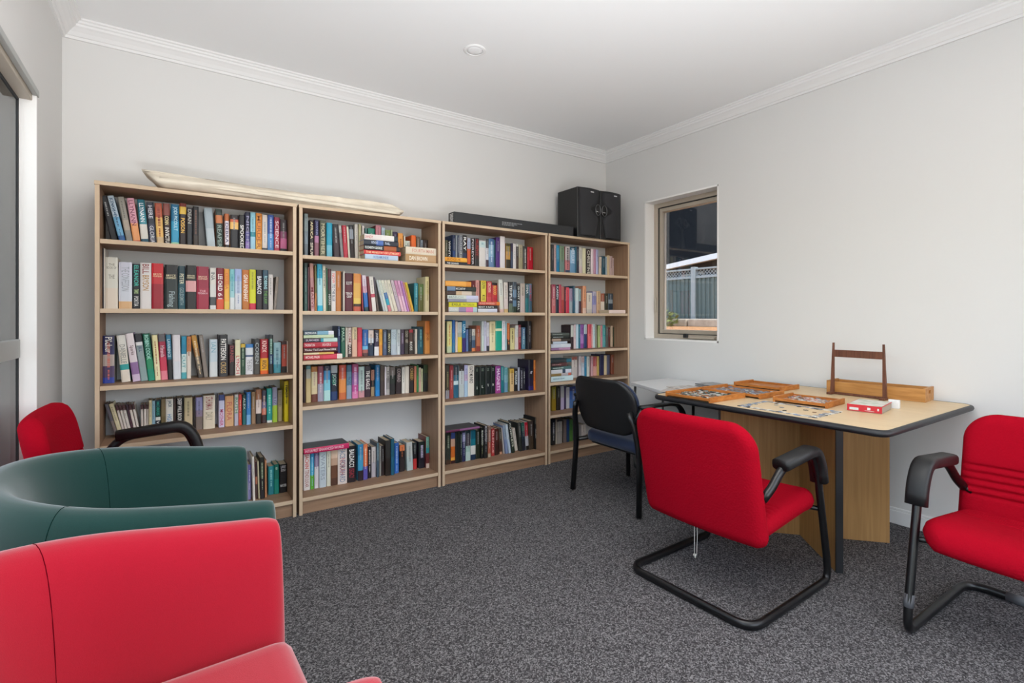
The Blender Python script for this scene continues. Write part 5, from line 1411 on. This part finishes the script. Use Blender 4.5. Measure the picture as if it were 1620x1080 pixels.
BOOKS = []      # (shown area, world matrix, cover, page box, description, case, shelf, order)
order = 0
for case, shelf, (cx0, cy0, s), data, opt in ROWS:
    zs = (SH[case] + [ZB])[shelf]; x_in, x_out = CX[case] + PT + .001, CX[case] + CW - PT - .001
    rnd = random.Random(case * 31 + shelf * 7 + len(data)); edge_prev = None; zt = zs + .0004; prev = None
    xprev = x_in
    for ln in data:
        geo, cols, desc, words = ln.split('|'); g = [float(q) for q in geo.split()]; order += 1
        u0, u1 = cx0 + g[0] / s, cx0 + g[1] / s
        if opt.get('flat'):
            Y = YF + opt.get('front', .03) + rnd.uniform(0, .008); X0, d0 = on_plane_y(u0, Y); X1, d1 = on_plane_y(u1, Y)
            X0, X1 = max(X0, x_in + .002), min(X1, x_out - .002); d = (d0 + d1) / 2
            if opt.get('lift') and zt < zs + .05: zt = zs + opt['lift'] + .0005
            T = max(.006, (g[3] - g[2]) / s * d / 800); D = opt.get('depth', .15)
            cv, pg = build_flat(X1 - X0, T, D, cols, words, rnd, opt.get('coverc'))
            mtx = Matrix.Translation((X0, Y, zt)); zt += T + .0003; area = (u1 - u0) * (g[3] - g[2]) / s; W, H = X1 - X0, T
        else:
            D = .14; top = cy0 + g[2] / s
            for _ in range(4):
                Y = YF + CD - .009 - D; X0, d = on_plane_y(u0, Y); X1, _d = on_plane_y(u1, Y); H = EYE + (501 - top) * d / 800 - zs
                H = min(max(H, .12), .30); D = min(max(.64 * H, .105), .165)
            if opt.get('base') and False: pass
            lean = g[3] / s * d / 800; th = math.atan2(lean, H); H = H / math.cos(th)
            lift_z = 0
            H = min(H, ((([CH - PT] + [q - .021 for q in SH[case]])[shelf]) - zs - .004 - abs(math.sin(th)) * (X1 - X0)) / math.cos(th))
            # keep clear of the neighbour on the left at foot and at head height
            if prev is not None:
                px0, pth, ph = prev
                for z in (0, min(H * math.cos(th), ph)):
                    pr = px0 + z * math.tan(pth); cl = X0 + z * math.tan(th); X0 += max(0, pr + .0004 - cl)
            X0 = max(X0, x_in + .0005, x_in + .0005 - (H * math.sin(th) if th < 0 else 0) if shelf is None else x_in + .0005)
            X1 = max(X1, X0 + .0045); W = (X1 - X0) * math.cos(th)
            if X0 + W > x_out - .001: W = max(.004, x_out - .001 - X0)
            cv, pg = build_book(W, H, D, cols, words, rnd)
            if th <= 0: mtx = Matrix.Translation((X0, Y, zs + .0005)) @ Matrix.Rotation(th, 4, 'Y')
            else: mtx = Matrix.Translation((X0 + W / math.cos(th), Y, zs + .0005)) @ Matrix.Rotation(th, 4, 'Y') @ Matrix.Translation((-W, 0, 0))
            prev = (X0 + W / math.cos(th), th, H * math.cos(th)); area = (u1 - u0) * H * 800 / d
        BOOKS.append((area, mtx, cv, pg, desc, cols, case, shelf, order, W))
ranked = sorted(BOOKS, key=lambda b: (b[4] == '', -b[0]))
chosen = {b[8] for b in ranked[:305]}
labels = {}
def label_of(b, nb):
    d = b[4]; case, shelf = b[6], b[7]
    if not d: d = 'slim ' + hue(stripes(b[5])[0][1]) + ' book'
    return d, SHELF_NAME[5 if case == 3 else 4][shelf], SIDE[case]
def page_mesh(pg):
    bm = bmesh.new(); box(bm, *pg); me = bpy.data.meshes.new('page_block'); bm.to_mesh(me); bm.free(); me.materials.append(M['pages']); return me
seen = {}; far = Cover(); far_pages = bmesh.new(); chosen_list = [b for b in BOOKS if b[8] in chosen]
for i, b in enumerate(chosen_list):
    d, sh, cs = label_of(b, None); text = f'{d}, {sh} of {cs} bookcase'
    if len(text.split()) > 16: text = f'{d}, {sh}, {cs} case'
    if len(text.split()) > 16: text = f'{d}, {sh}'
    seen.setdefault(text, []).append(i); labels[i] = text
for text, ix in seen.items():
    if len(ix) > 1 and 'maroon top' in text: continue
    if len(ix) > 1: print('DUP', text, len(ix))
for i, b in enumerate(chosen_list):
    o = new_obj('book', b[2].mesh('book')); o.matrix_world = b[1]
    p = new_obj('page_block', page_mesh(b[3]), o)
    tag(o, labels[i], 'book', f'books on the {label_of(b, None)[1]} of the {label_of(b, None)[2]} bookcase' if 'maroon top' not in labels[i] else 'slim white paperbacks with maroon tops')
for b in BOOKS:
    if b[8] in chosen: continue
    n = len(far.v); far.v += [tuple(b[1] @ Vector(v)) for v in b[2].v]; far.f += [tuple(q + n for q in f) for f in b[2].f]; far.c += b[2].c
    for v in box(far_pages, *b[3]): v.co = b[1] @ v.co
if far.v:
    o = new_obj('small_books', far.mesh('small_books')); tag(o, 'slimmest and farthest books between the others on all the bookcases', 'books', kind='stuff')
    me = bpy.data.meshes.new('page_blocks'); far_pages.to_mesh(me); me.materials.append(M['pages']); new_obj('page_blocks', me, o)['kind'] = 'stuff'
print('BOOKS', len(BOOKS), 'individual', len(chosen_list))
